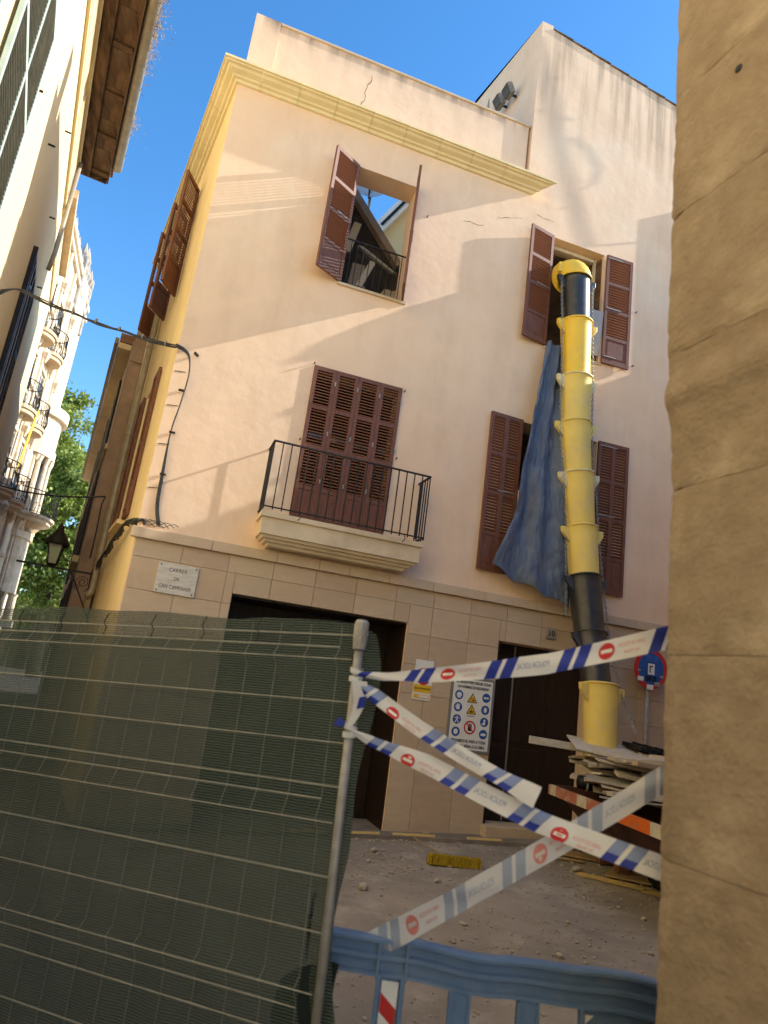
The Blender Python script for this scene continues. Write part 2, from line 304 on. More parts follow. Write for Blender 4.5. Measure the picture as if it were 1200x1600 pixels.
# pavement strip along the facade
mb = MB()
for i in range(16):
    x0, x1 = -.4 + i * .5, -.4 + (i + 1) * .5
    def pv(x, y, dz): return (x, y, gz(x, y) + dz)
    yf = lambda x: 8.13 - .11 * max(0, x - 3.2)
    mb.add([pv(x0, yf(x0), -.05), pv(x1, yf(x1), -.05), pv(x1, yf(x1), .045), pv(x0, yf(x0), .045)], [(0, 1, 2, 3)])
    mb.add([pv(x0, yf(x0), .045), pv(x1, yf(x1), .045), (x1, D + .6, gz(x1, D) + .055), (x0, D + .6, gz(x0, D) + .055)], [(0, 1, 2, 3)])
mb.build('pavement', PAVE, kind='structure')
for x0, x1 in ((1.9, 2.35), (2.62, 2.98), (3.14, 3.66), (4.05, 4.5)):
    mb = MB(); y0 = 8.12 - .11 * max(0, x0 - 3.2); y1 = 8.12 - .11 * max(0, x1 - 3.2)
    mb.add([(x0, y0 + .03, gz(x0, y0) + .050), (x1, y1 + .03, gz(x1, y1) + .050), (x1 + .05, y1 + .15, gz(x1, y1) + .0550), (x0 + .05, y0 + .15, gz(x0, y0) + .0550)], [(0, 1, 2, 3)])
    mb.build('kerb_paint', YPAINT, kind='structure')
for k, (x, y) in enumerate(((4.75, 6.9), (5.15, 6.35))):
    mb = MB(); mb.add([(x, y, gz(x, y) + .006), (x + .5, y - .55, gz(x + .5, y - .55) + .006), (x + .65, y - .45, gz(x + .65, y - .45) + .006), (x + .15, y + .1, gz(x + .15, y + .1) + .006)], [(0, 1, 2, 3)]); mb.build('road_paint', YPAINT, kind='structure')

# ------------------------------------------------------------------ main house
SA = R_(-8.5); SDIR = Vector((math.sin(SA), math.cos(SA), 0)); SN = Vector((-math.cos(SA), math.sin(SA), 0))
CORNER = Vector((-.35, D, 0))
def sp(s, z, off=0): return CORNER + SDIR * s + SN * off + Vector((0, 0, z))
house = empty('corner_house', (2, D, 0), 'peach plastered corner house with brown louvred shutters, yellow cornice and stone ground floor', 'house')
W1 = (1.52, 2.42, 6.84, 8.74); W2 = (4.72, 5.67, 6.84, 8.74); W3 = (4.47, 5.73, 3.30, 5.55); BD = (1.36, 2.60, 3.42, 5.55)
GAR = (.85, 3.09, -.4, 2.43); DOOR = (4.39, 5.86, .12, 2.40)
mb = MB(); wall_grid(mb, (-.35, 4.19), (-.5, 9.525), [W1, BD, GAR], D, .38); mb.build('facade_wall', PLASTER, house)
mb = MB(); wall_grid(mb, (4.19, 7.3), (-.5, 9.76), [W2, W3, DOOR], D, .38)
# upper wing wall with sloping verge
mb.add([(4.19, D, 9.76), (7.3, D, 9.76), (7.3, D, 12.20), (4.40, D, 12.70), (4.40, D, 12.78), (4.19, D, 12.78)], [(0, 1, 2, 3, 4, 5)])
mb2 = MB(); mb2.add([(4.19, D, 9.76), (4.19, D, 12.78), (4.19, 11.04, 13.62), (4.19, 13.5, 14.2), (4.19, 13.5, 6.5), (4.19, D + .38, 6.5), (4.19, D + .38, 9.76)], [(0, 1, 2, 3, 4, 5, 6)])
mb2.add([(7.3, D, 12.2), (7.3, 13.5, 13.6), (4.19, 13.5, 14.2), (4.19, 11.04, 13.62), (4.19, D, 12.78)], [(0, 1, 2, 3, 4)])
mb.add([(7.3, D, 9.7), (7.3, D, 12.2), (7.3, 13.5, 13.6), (7.3, 13.5, 6)], [(0, 1, 2, 3)])
mb.build('wing_wall', PLASTER_WING, house); mb2.build('wing_gable_wall', PLASTER, house)
me = MB().box(-.19, .19, -.065, .12, -.007, .007).mesh('roof_tile', mat('dark_tile', (.20, .165, .14), (.12, .10, .09), 9, .9, .3, 40))
for i in range(8):
    x = 4.60 + i * .385; inst('roof_tile', me, house, (x, D + .04, 12.70 - (x - 4.40) * .172 + .012 + .006 * random.random()), (0, R_(7.2), R_(random.uniform(-1, 1))))
# hidden volumes that close the house (floors, inner walls) so windows look into rooms
mb = MB(); mb.box(-.2, 4.1, D + .39, 13.6, 6.55, 6.68); mb.box(-.2, 7.2, D + .39, 13.6, 2.98, 3.1); mb.box(4.3, 7.2, D + .39, 13.4, 6.3, 6.5); mb.box(4.3, 7.2, D + .39, 13.4, 9.3, 9.5); mb.box(4.2, 7.2, 13.4, 13.6, 0, 9)
mb.box(-.1, 4.1, 13.5, 13.7, 0, 6.4); mb.box(4.10, 4.18, D + .39, 13.5, 0, 6.5); mb.build('floor_slab', INNER, house)
# side wall facing the narrow street
mb = MB(); SL = 5.7
def squad(mb, s0, s1, z0, z1, off=0): mb.add([sp(s0, z0, off), sp(s1, z0, off), sp(s1, z1, off), sp(s0, z1, off)], [(0, 1, 2, 3)])
sh = [(1.72, 2.62, 6.84, 8.74), (1.72, 2.62, 3.35, 5.5)]
ss = [0, 1.72, 2.62, SL]; zs = [-.5, 3.35, 5.5, 6.84, 8.74, 9.525]
for a, b in zip(ss, ss[1:]):
    for c, d in zip(zs, zs[1:]):
        if a == 1.72 and ((c, d) == (3.35, 5.5) or (c, d) == (6.84, 8.74)): continue
        squad(mb, a, b, c, d); squad(mb, a, b, c, d, -.36)
for (a, b, c, d) in sh:
    for s in (a, b): mb.add([sp(s, c), sp(s, c, -.36), sp(s, d, -.36), sp(s, d)], [(0, 1, 2, 3)])
    for z in (c, d): mb.add([sp(a, z), sp(b, z), sp(b, z, -.36), sp(a, z, -.36)], [(0, 1, 2, 3)])
mb.add([sp(SL, -.5), sp(SL, -.5, -4), sp(SL, 9.7, -4), sp(SL, 9.7)], [(0, 1, 2, 3)])
mb.build('side_wall', YPLASTER, house)
# cornice: blocks with a moulded profile, mitred at the corner
PROF = [(0, 9.335), (.035, 9.34), (.05, 9.372), (.085, 9.38), (.10, 9.402), (.165, 9.425), (.19, 9.452), (.225, 9.458), (.235, 9.475), (.262, 9.478), (.262, 9.512), (0, 9.53)]
def corn_block(fa, fb):
    mb = MB(); n = len(PROF); mb.v = [fa(p, z) for p, z in PROF] + [fb(p, z) for p, z in PROF]
    mb.f = [tuple(range(n)), tuple(range(2 * n - 1, n - 1, -1))] + [(i, (i + 1) % n, n + (i + 1) % n, n + i) for i in range(n)]
    o = mb.build('cornice_block', CORN, house); return o
mit = lambda p, z: Vector((-.35 - .861 * p, D - p, z))
cuts = [-.05, .48, 1.02, 1.55, 2.08, 2.62, 3.15, 3.70]
fx = lambda x: (lambda p, z: Vector((x, D - p, z)))
prev = mit
for c in cuts + [None]:
    if c is None: corn_block(prev, lambda p, z: Vector((4.27 + p * 1.15, D - p, z)))
    else: corn_block(prev, fx(c - .002)); prev = fx(c + .003)
prev = mit
for s in [.7, 1.5, 2.3, 3.1, 3.9, 4.8, SL]:
    f = (lambda s: (lambda p, z: sp(s, z, p)))
    corn_block(prev, f(s - .002)); prev = f(s + .003)
# parapet
mb = MB(); mb.box(.05, 4.15, D + .06, D + .30, 9.53, 10.62); mb.build('parapet', PLASTER_PAR, house)
mb = MB(); mb.box(-.31, .049, D + .02, D + .40, 9.53, 10.64); mb.build('parapet_pier', PLASTER_PAR, house)
mb = MB(); mb.box(.051, 4.18, D + .035, D + .32, 10.621, 10.66); mb.build('parapet_coping', LEDGE, house, bevel=.008)
mb = MB(); mb.prism([sp(.45, 9.53, -.05), sp(SL, 9.53, -.05), sp(SL, 9.53, -.3), sp(.45, 9.53, -.3)], (0, 0, .25)); mb.build('side_parapet', PLASTER, house)
# hairline cracks as thin grooves of shadow: narrow open fissures modelled as thin dark strips
def crack(pts, y, wd=.006):
    mb = MB()
    for a, b in zip(pts, pts[1:]):
        a = Vector((a[0], y, a[1])); b = Vector((b[0], y, b[1])); t = (b - a).normalized(); nrm = Vector((-t.z, 0, t.x)) * wd * random.uniform(.3, 1)
        mb.add([a - nrm, b - nrm, b + nrm, a + nrm], [(0, 1, 2, 3)])
    mb.build('crack', DRUB, house)
def jag(a, b, n, amp):
    return [(a[0] + (b[0] - a[0]) * i / n + random.uniform(-amp, amp), a[1] + (b[1] - a[1]) * i / n + random.uniform(-amp, amp)) for i in range(n + 1)]
crack(jag((1.38, 9.80), (1.50, 10.42), 9, .025), D + .056)
crack(jag((3.2, 8.46), (3.52, 8.50), 6, .015), D - .003, .004); crack(jag((4.40, 9.02), (4.72, 9.0), 5, .012), D - .003, .005); crack(jag((3.75, 8.72), (4.15, 8.86), 6, .015), D - .003, .004)
# stone cladding: each tile its own piece
txs = [-.335, .20, .745, 1.285, 1.815, 2.345, 2.885, 3.41, 3.94, 4.48, 5.01, 5.54, 6.07, 6.6, 7.1]; tzs = [-.3, .85, 1.21, 1.57, 1.93, 2.30, 2.67, 2.878]
def sub(r, h):
    x0, x1, z0, z1 = r; a, b, c, d = h
    if b <= x0 or a >= x1 or d <= z0 or c >= z1: return [r]
    o = []
    if a > x0: o.append((x0, a, z0, z1))
    if b < x1: o.append((b, x1, z0, z1))
    xa, xb = max(a, x0), min(b, x1)
    if d < z1: o.append((xa, xb, d, z1))
    if c > z0: o.append((xa, xb, z0, c))
    return o
for a, b in zip(txs, txs[1:]):
    for c, d in zip(tzs, tzs[1:]):
        rs = [(a, b, c, d)]
        for h in (GAR, DOOR): rs = [q for r in rs for q in sub(r, h)]
        for (x0, x1, z0, z1) in rs:
            if x1 - x0 < .03 or z1 - z0 < .03: continue
            g = .003; dp = .020 + random.uniform(0, .003)
            MB().box(x0 + g, x1 - g, D - dp, D + .01, z0 + g, z1 - g).build('stone_tile', random.choice(TILES), house)
lx = [-.40, .52, 1.30, 1.83, 2.22, 2.75, 3.36, 4.1, 4.9, 5.7, 6.5, 7.2]
for a, b in zip(lx, lx[1:]): MB().box(a + .002, b - .002, D - .075, D + .01, 2.880, 3.0).build('ledge_block', LEDGE, house, bevel=.006)
mb = MB(); mb.prism([sp(0, 2.88, 0.0), sp(.9, 2.88, 0), sp(.9, 2.88, .012), sp(0, 2.88, .012)], (0, 0, .10))
# garage door: recessed timber with a row of small square openings
mb = MB(); mb.box(.85, 3.09, D + .72, D + .78, -.2, 2.43); gd = mb.build('garage_door', DARKWOOD, house)
for i in range(11): MB().box(.87 + i * .2, .87 + i * .2 + .188, D + .70, D + .722, -.1, 2.0).build('plank', DARKWOOD, gd)
for i in range(6): MB().box(1.02 + i * .36, 1.02 + i * .36 + .13, D + .695, D + .722, 2.12, 2.26).build('vent', BLACKP, gd)
mb = MB(); mb.box(3.075, 3.088, D + .03, D + .72, -.2, 2.42); mb.box(.852, .865, D + .03, D + .72, -.2, 2.42); mb.box(.87, 3.07, D + .03, D + .72, 2.405, 2.425); mb.build('door_lining', DARKWOOD, house)
# entrance door number ten
mb = MB(); mb.box(4.39, 5.86, D + .26, D + .32, .1, 2.40); ed = mb.build('entrance_door', DARKWOOD, house)
for (x0, x1) in ((4.42, 4.78), (4.80, 5.32), (5.34, 5.83)):
    for (z0, z1) in ((.25, 1.05), (1.12, 2.30)): MB().box(x0 + .03, x1 - .03, D + .245, D + .262, z0, z1).build('door_panel', DARKWOOD, ed, bevel=.006)
MB().box(4.783, 4.797, D + .235, D + .262, .15, 2.38).build('door_pale_strip', STEEL, ed)  # narrow pale strip drawn along the gap between two door leaves
MB().box(4.405, 4.43, D + .0, D + .26, .13, 2.39).build('door_frame', DARKWOOD, ed)
MB().box(4.36, 5.90, D - .16, D + .26, -.05, .135).build('door_step', LEDGE, house, bevel=.01)
# ---- shutters
SLATM = {}; SLATW = mat('slat_wood', (.30, .128, .074), (.22, .09, .053), 8, .55, .1, 90, stretch=(.7, 6, 6), spec=.3)
def slat_mesh(wd):
    k = round(wd, 3)
    if k not in SLATM: SLATM[k] = MB().obox((0, 0, 0), (1, 0, 0), (0, math.cos(R_(33)), math.sin(R_(33))), (0, -math.sin(R_(33)), math.cos(R_(33))), wd / 2, .0185, .0042).mesh('slat', SLATW)
    return SLATM[k]
def leaf(hinge, d, z0, z1, wd, cols=1, single=True, n=11, flip=1, bolts=True, name='shutter', brk=(.35, .66)):
    ang = math.atan2(d[1], d[0]); H = z1 - z0; st = .048; rl = .055; t = .018
    mb = MB(); cx = [0, wd] if cols == 1 else [0, wd / 2, wd]
    mb.box(0, st, -t, t, 0, H); mb.box(wd - st, wd, -t, t, 0, H)
    if cols == 2: mb.box(wd / 2 - st * .7, wd / 2 + st * .7, -t, t, 0, H)
    ph = .20 * H
    zb = ph + rl * 1.6; zt = H - rl; k = (zt - zb - 2 * rl) / 3
    rails = [(0, rl * 1.3), (ph + rl * .6, zb), (zb + k, zb + k + rl), (zb + 2 * k + rl, zb + 2 * k + 2 * rl), (zt, H)]
    spans = [(st, wd - st)] if cols == 1 else [(st, wd / 2 - st * .7), (wd / 2 + st * .7, wd - st)]
    for (a, b) in spans:
        for (c, e) in rails: mb.box(a, b, -t + .001, t - .001, c, e)
    o = bpy.data.objects.new(name, mb.mesh(name, WOOD)); link(o, house, Vector((hinge[0], hinge[1], z0))); o.rotation_euler.z = ang
    for (a, b) in spans:
        MB().box(a - .002, b + .002, -.007, .007, rl * 1.3 - .002, ph + rl * .6 + .002).build('panel', WOOD, o, local=True)
        MB().box(a + .035, b - .035, -.0125, .0125, rl * 1.3 + .035, ph + rl * .6 - .035).build('raised_panel', WOOD, o, local=True, bevel=.005)
        sl = MB() if not single else None
        for q in range(3):
            b0 = zb + q * (k + rl)
            for i in range(n):
                zc = b0 + (i + .5) * k / n
                if single: inst('slat', slat_mesh(b - a), o, ((a + b) / 2, 0, zc), (0 if flip > 0 else R_(-66), 0, 0), local=True)
                else: sl.obox(((a + b) / 2, 0, zc), (1, 0, 0), (0, math.cos(R_(33)), flip * math.sin(R_(33))), (0, -flip * math.sin(R_(33)), math.cos(R_(33))), (b - a) / 2, .0185, .0042)
        if sl: sl.build('slats', SLATW, o, local=True, kind='stuff')
    if bolts:
        for zz, x0, x1 in ((H * .50, wd * .05, wd * .62), (H * .06, wd * .05, wd * .5), (H * .972, wd * .05, wd * .6)):
            MB().box(x0, x1, -t - .007, -t, zz - .007, zz + .007).build('strap_hinge', STEEL, o, local=True)
            if zz == H * .50: MB().box(x0, x1, t, t + .007, zz - .007, zz + .007).build('strap_hinge', STEEL, o, local=True)
    return o
# balcony door: four closed leaves
lw = (BD[1] - BD[0]) / 4
for i in range(4):
    l_ = leaf((BD[0] + i * lw + .002, D - .005), (1, 0), 3.40, 5.55, lw - .004, n=12, bolts=False, flip=1)
    for zz in (.6, 1.25, 1.95): MB().box(lw - .012, lw + .004, -.026, -.018, zz - .03, zz + .03).build('hinge', STEEL, l_, local=True)
leaf((W1[0] - .01, D - .01), (-.857, -.515), 6.84, 8.74, .462, n=9)
leaf((W1[1], D - .012), (-.29, -.957), 6.84, 8.74, .45, flip=-1, n=9)
leaf((W2[0], D - .02), (-1, -.215), 6.84, 8.74, .455, n=9)
leaf((W2[1] + .03, D - .03), (1, -.035), 6.84, 8.74, .475, flip=-1, n=9)
leaf((W3[0] - .01, D - .03), (-1, -.05), 3.29, 5.56, .52, cols=2, single=False, n=12)
leaf((W3[1] + .01, D - .03), (1, -.035), 3.29, 5.56, .52, cols=2, single=False, n=12, flip=-1)
# side street shutters
hN = sp(1.72, 0, .03); hF = sp(2.62, 0, .03)
leaf(hN, (-.19, -.40), 6.84, 8.74, .45, single=False, n=9, flip=-1); leaf(hF, (-.23, -.42), 6.84, 8.74, .45, single=False, n=9, flip=-1)
h2 = sp(3.55, 0, .03); leaf(h2, (-.26, -.38), 6.84, 8.74, .45, single=False, n=9, flip=-1)
leaf(sp(1.70, 0, .03), tuple((-SDIR)[:2]), 3.35, 5.5, .46, single=False); leaf(sp(2.64, 0, .03), tuple((SDIR)[:2]), 3.35, 5.5, .46, single=False)
leaf(sp(1.73, 0, -.06), tuple(SDIR[:2]), 3.36, 5.49, .43, single=False, bolts=False); leaf(sp(2.18, 0, -.06), tuple(SDIR[:2]), 3.36, 5.49, .43, single=False, bolts=False)
mb = MB(); mb.prism([sp(1.62, 3.28, .10), sp(2.72, 3.28, .10), sp(2.72, 3.28, 0), sp(1.62, 3.28, 0)], (0, 0, .06)); mb.build('window_sill', YPLASTER, house)
# window sills, frames
MB().box(1.47, 2.47, D - .03, D + .36, 6.80, 6.838).build('window_sill', LEDGE, house)
MB().box(4.70, 5.70, D - .02, D + .36, 6.80, 6.838).build('window_sill', LEDGE, house)
mb = MB(); mb.box(5.60, 5.655, D + .16, D + .22, 6.85, 8.73); mb.box(4.73, 4.785, D + .16, D + .22, 6.85, 8.73); mb.box(4.79, 5.59, D + .16, D + .22, 8.67, 8.73); wf = mb.build('window_frame', CREAMP, house)
MB().obox((5.63, D + .22, 7.78), (.12, -.99, 0), (.99, .12, 0), (0, 0, 1), .17, .012, .92).build('open_sash', OLDBEAM, house)
MB().obox((5.46, D - .06, 7.28), (1, -.1, 0), (.1, 1, .12), (0, -.12, 1), .17, .008, .36).build('chute_guard_board', mat('grey_board', (.42, .42, .44), None, 3, .6), house)
# window one iron guard rail
mb = MB()
mb.bar((1.53, D + .08, 7.60), (2.41, D + .08, 7.60), .008, .008); mb.bar((1.53, D + .08, 6.90), (2.41, D + .08, 6.90), .006, .006); gr = mb.build('guard_rail', IRON, house)
for i in range(9): x = 1.60 + i * .095; MB().bar((x, D + .08, 6.84), (x, D + .08, 7.6), .005, .005, (0, 1, 0)).build('bar', IRON, gr)
# ---- balcony
bx0, bx1, bp = .97, 3.02, .42
mb = MB(); PB = [(bp, 3.40), (bp, 3.34), (bp - .03, 3.335), (bp - .03, 3.14), (bp - .06, 3.135), (bp - .075, 3.105), (bp - .11, 3.10), (bp - .125, 3.07), (bp - .16, 3.065), (bp - .18, 3.03), (.13, 3.03)]
n = len(PB); 
def ring(p, z): e = bp - p; return [(bx0 + e * .9, D, z), (bx0 + e * .9, D - p, z), (bx1 - e * .9, D - p, z), (bx1 - e * .9, D, z)]
for p, z in PB: mb.v += [Vector(q) for q in ring(p, z)]
for i in range(n - 1):
    for j in range(3): mb.f.append((i * 4 + j, i * 4 + j + 1, (i + 1) * 4 + j + 1, (i + 1) * 4 + j))
mb.f.append((0, 1, 2, 3)); mb.f.append(tuple((n - 1) * 4 + j for j in (3, 2, 1, 0)))
bal = mb.build('balcony', mat('balcony_cream', (.70, .58, .41), (.60, .49, .34), 3, .85, .2, 30, third=(.50, .40, .28), tscale=2), house)
f0, f1 = bx0 + .01, bx1 - .01; yf = D - bp + .015; zt, zb = 4.27, 3.46
mb = MB()
for z, r in ((zt, .013), (zb, .010)):
    mb.bar((f0 - .01, yf, z), (f1 + .01, yf, z), r, r * .7); mb.bar((f0, yf + r, z), (f0, D, z), r, r * .7); mb.bar((f1, yf + r, z), (f1, D, z), r, r * .7)
mb.build('handrail', IRON, bal)
bm_ = MB().box(-.0065, .0065, -.0065, .0065, -.42, .42).mesh('bar', IRON)
for i in range(20): inst('bar', bm_, bal, (f0 + (f1 - f0) * i / 19, yf, 3.85))
for xx in (f0, f1):
    for i in range(1, 5): inst('bar', bm_, bal, (xx, yf + i * .085, 3.85))
for xx in (1.42, 2.75): MB().tube([(xx, yf, 3.47), (xx + .02, yf - .01, 3.40), (xx - .02, yf - .02, 3.36)], .006, 5).build('rail_stay', IRON, bal)
# downpipe on the side wall
s0 = 3.25
mb = MB(); mb.tube([sp(s0, 9.35, .09), sp(s0, 2.5, .09), sp(s0, 2.42, .10), sp(s0, 2.36, .16)], .05, 10); dpipe = mb.build('downpipe', GUTTER, house, smooth=True)
for z in (8.2, 6.6, 5.0, 3.4): MB().lathe([(.056, -.02), (.056, .02)], sp(s0, z, .09), 10).build('pipe_clip', GUTTER, dpipe)
# shutter stays / hooks
for x, z in ((1.35, 5.57), (2.63, 5.52), (2.64, 4.55), (6.30, 7.9), (6.28, 6.95), (1.33, 4.5), (2.62, 8.3)):
    MB().bar((x, D + .01, z), (x, D - .05, z), .006, .006).build('wall_hook', IRON, house)
# inside the gutted top floor
ruin = empty('collapsed_roof_heap', (2.3, 10, 6.7), 'dark heap of collapsed roof rubble seen through the open top floor window', 'rubble')
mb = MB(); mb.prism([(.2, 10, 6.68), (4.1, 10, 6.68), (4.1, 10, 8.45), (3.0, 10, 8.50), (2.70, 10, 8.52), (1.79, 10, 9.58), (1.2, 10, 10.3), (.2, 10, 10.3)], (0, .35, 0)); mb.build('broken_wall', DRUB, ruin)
mb = MB(); mb.bar((1.1, 9.97, 10.35), (2.72, 9.9, 8.42), .06, .07, (0, 1, 0)); mb.build('fallen_beam', mat('raw_timber', (.55, .40, .28), (.42, .29, .19), 4, .9, .3, 40), ruin)
for (x, z, dx, dz, wd) in ((2.05, 7.75, .6, -.2, .05), (2.5, 7.35, .3, .35, .07), (1.6, 8.0, .1, .5, .06), (2.55, 6.95, -.3, .2, .12), (1.75, 7.3, .05, .45, .10), (1.95, 7.0, -.12, .3, .09), (2.25, 7.05, .25, .45, .16), (1.9, 7.45, .12, .35, .05)):
    MB().obox((x + .15, 9.3, z + .25), (dx, .1, dz), (1, 0, 0), (0, 1, 0), .33, wd, .03).build('plank', random.choice(BOARDS), ruin)
mb = MB()
for i in range(40):
    c = Vector((random.uniform(1.5, 2.9), random.uniform(8.85, 9.6), random.uniform(6.72, 6.95))); r = random.uniform(.03, .08)
    mb.obox(c, (random.random(), random.random(), .3), (-.5, random.random(), .2), (0, .2, 1), r, r * .7, r * .6)
mb.build('broken_bricks', RUB, ruin, kind='stuff')
dish = empty('satellite_dish', (2.45, 12, 10.4), 'grey satellite dish on a thin mast glimpsed through the top window', 'satellite dish')
ax = Vector((-.25, -.9, .35))
MB().lathe([(.0, -.06), (.15, -.045), (.27, .0), (.33, .04)], (2.46, 12, 11.42), 20, ax).build('reflector', DISHM, dish, smooth=True)
MB().tube([(2.5, 12.05, 6.4), (2.5, 12.05, 11.5)], .03, 8).build('mast', STEEL, dish); MB().tube([(2.46, 12, 11.2), (2.38, 11.68, 11.45)], .018, 6).build('feed_arm', BLACKP, dish); MB().obox((2.38, 11.66, 11.47), (1, 0, 0), (0, 1, 0), (0, 0, 1), .05, .06, .05).build('feed_horn', BLACKP, dish)
rear = empty('rear_house', (4, 16, 0), 'pale rear house with sloping white eave seen through the top window', 'house')
mb = MB(); mb.prism([(2.95, 13.7, 11.2), (3.9, 13.7, 12.9), (4.6, 13.7, 12.9), (4.6, 13.7, 6), (2.95, 13.7, 6)], (0, 1.2, 0)); mb.build('gable_wall', CREAM, rear)
MB().bar((2.8, 13.6, 11.22), (4.2, 13.6, 13.6), .12, .16, (0, 1, 0)).build('white_eave', WHITEP, rear); MB().bar((3.15, 13.45, 11.80), (3.75, 13.45, 12.82), .03, .05, (0, 1, 0)).build('eave_vent', BLACKP, rear)
MB().box(-.2, 2.7, 13.72, 13.9, 5, 10.6).build('rear_wall', WHITEP, rear)
# floodlights and aerial on the wing wall
for k, (y, z) in enumerate(((9.09, 11.92), (9.45, 12.02))):
    fl = empty('floodlight', (4.15, y, z), ('upper of two grey floodlights on the gable side wall', 'lower of two grey floodlights behind the parapet')[k], 'floodlight', 'floodlights above the parapet')
    MB().obox((4.02, y, z), (1, 0, .5), (0, 1, 0), (-.5, 0, 1), .05, .11, .10).build('lamp_housing', GREYST, fl, bevel=.01); MB().bar((4.18, y, z - .05), (4.02, y, z - .05), .015, .015).build('bracket', IRON, fl)
    MB().obox((3.965, y, z - .03), (1, 0, .5), (0, 1, 0), (-.5, 0, 1), .006, .095, .085).build('lens', GLASS, fl)
o = MB().lathe([(.10, 0), (.11, .15), (.06, .3), (.03, .36), (.005, .62)], (4.06, 10.05, 12.05), 10).build('chimney_finial', GREYST); tag(o, 'small grey pointed vent cap behind the parapet', 'vent cap')

# ------------------------------------------------------------------ yellow rubble chute
chute = empty('rubble_chute', (5.2, 7.8, 1.3), 'long yellow and black plastic rubble chute hanging from the upper window', 'rubble chute')
CP = [((4.80, 7.92, 8.06), (4.87, 7.86, 7.72), YCHUTE, .27), ((4.86, 7.87, 7.74), (4.92, 7.85, 6.86), BCHUTE, .245), ((4.91, 7.85, 7.02), (4.97, 7.85, 6.06), YCHUTE, .255),
      ((4.97, 7.85, 6.16), (5.00, 7.85, 5.38), YCHUTE2, .255), ((4.99, 7.85, 5.48), (5.09, 7.84, 4.66), YCHUTE2, .255), ((5.09, 7.84, 4.76), (5.19, 7.83, 3.90), YCHUTE2, .25),
      ((5.19, 7.83, 4.00), (5.28, 7.80, 3.26), YCHUTE2, .25), ((5.27, 7.80, 3.34), (5.36, 7.72, 2.52), BCHUTE, .245), ((5.36, 7.72, 2.60), (5.40, 7.55, 1.80), BCHUTE, .225), ((5.39, 7.50, 1.98), (5.41, 7.46, 1.10), YCHUTE2, .24)]
def cpush(p, k): return tuple(CAM + (Vector(p) - CAM) * k)
CP = [(cpush(a, 1.032 if i < 7 else 1.032 - .009 * (i - 6)), cpush(b, 1.032 if i < 6 else 1.032 - .009 * (i - 5)), m_, r * .89) for i, (a, b, m_, r) in enumerate(CP)]
def section(a, b, mt, r, rim=True, rimmat=None):
    a = Vector(a); b = Vector(b); L = (b - a).length; axv = (b - a).normalized()
    prof = [(r * 1.03, 0), (r * 1.05, .012), (r * 1.0, .03), (r * .99, .12), (r * .985, .13), (r * .90, L - .05), (r * .90, L), (r * .87, L), (r * .87, L - .1), (r * .96, .03), (r * .98, 0)]
    s = MB().lathe(prof, a, 32, axv).build('chute_section', mt, chute, smooth=True)
    md = s.modifiers.new('edges', 'EDGE_SPLIT'); md.split_angle = R_(50)
    MB().lathe([(r * 1.02, -.012), (r * 1.09, -.008), (r * 1.09, .012), (r * 1.02, .016), (r * 1.02, -.012)], a, 32, axv).build('rim', rimmat or mt, s, smooth=True)
    side = axv.cross(Vector((0, 1, 0))).normalized()
    for k in (-1, 1):
        c = a + side * k * (r * 1.12) + axv * .07 + Vector((0, -.03, 0))
        e1 = MB(); p = [c + side * k * .080 - axv * .06, c + side * k * .075 + axv * .02, c - side * k * .03 + axv * .16, c - side * k * .05 - axv * .06]
        e1.prism([q - Vector((0, .03, 0)) for q in p], (0, .06, 0)); e1.build('lug', rimmat or mt, s, bevel=.006)
    return s
for i, (a, b, mt, r) in enumerate(CP[1:]):
    section(a, b, mt, r, rimmat=YPALE if i in (2, 4) else None)
# top elbow hopper
mb = MB(); N = 10
for i in range(N):
    t = i / (N - 1); ang = t * R_(85); c = Vector((5.005 - .03 * t, 8.115 + .12 * (1 - math.cos(ang)) + .12 * t * t, 7.91 + .15 * math.sin(ang))); d = Vector((-.05, math.sin(ang), math.cos(ang))).normalized(); a_ = Vector((1, 0, 0)); a_ = (a_ - d * a_.dot(d)).normalized(); b_ = d.cross(a_); r = .242 + .015 * t
    for j in range(24): q = 2 * math.pi * j / 24; mb.v.append(c + (a_ * math.cos(q) + b_ * math.sin(q)) * r)
for i in range(N - 1):
    for j in range(24): mb.f.append((i * 24 + j, i * 24 + (j + 1) % 24, (i + 1) * 24 + (j + 1) % 24, (i + 1) * 24 + j))
hop = mb.build('hopper', YCHUTE, chute, smooth=True); sm = hop.modifiers.new('solid', 'SOLIDIFY'); sm.thickness = .012
MB().lathe([(.245, -.01), (.257, -.008), (.257, .010), (.245, .012), (.245, -.01)], (5.005, 8.115, 7.91), 28, (-.05, .0, 1)).build('rim', YCHUTE, hop, smooth=True)
MB().obox((4.735, 8.10, 8.04), (1, 0, 0), (0, 1, 0), (0, 0, 1), .035, .03, .08).build('lug', YCHUTE, hop, bevel=.01)
def chain(pts, nm):
    """flat oval links threaded alternately"""
    mb = MB(); P = [Vector(p) for p in pts]
    for a, b in zip(P, P[1:]):
        L = (b - a).length; n = max(2, int(L / .036)); d = (b - a) / n; dn = d.normalized(); q = dn.orthogonal().normalized(); q2 = dn.cross(q)
        for i in range(n):
            c = a + d * (i + .5); w_ = q if i % 2 else q2; pts_ = [c + dn * .026 * math.cos(t) + w_ * .015 * math.sin(t) for t in [k * math.pi / 3 for k in range(7)]]
            mb.tube(pts_, .0058, 4, cap=False)
    return mb.build(nm, STEEL, chute)
rs = [(a[0] + .265, a[1] - .05, a[2] - .06) for a, b, m_, r in CP[1:]]; chain([(5.28, 8.05, 7.8)] + rs + [(5.68, 7.15, 1.45)], 'chain')
ls = [(a[0] - .265, a[1] - .05, a[2] - .06) for a, b, m_, r in CP[1:7]]; chain(ls + [(5.10, 7.9, 2.8)], 'chain')
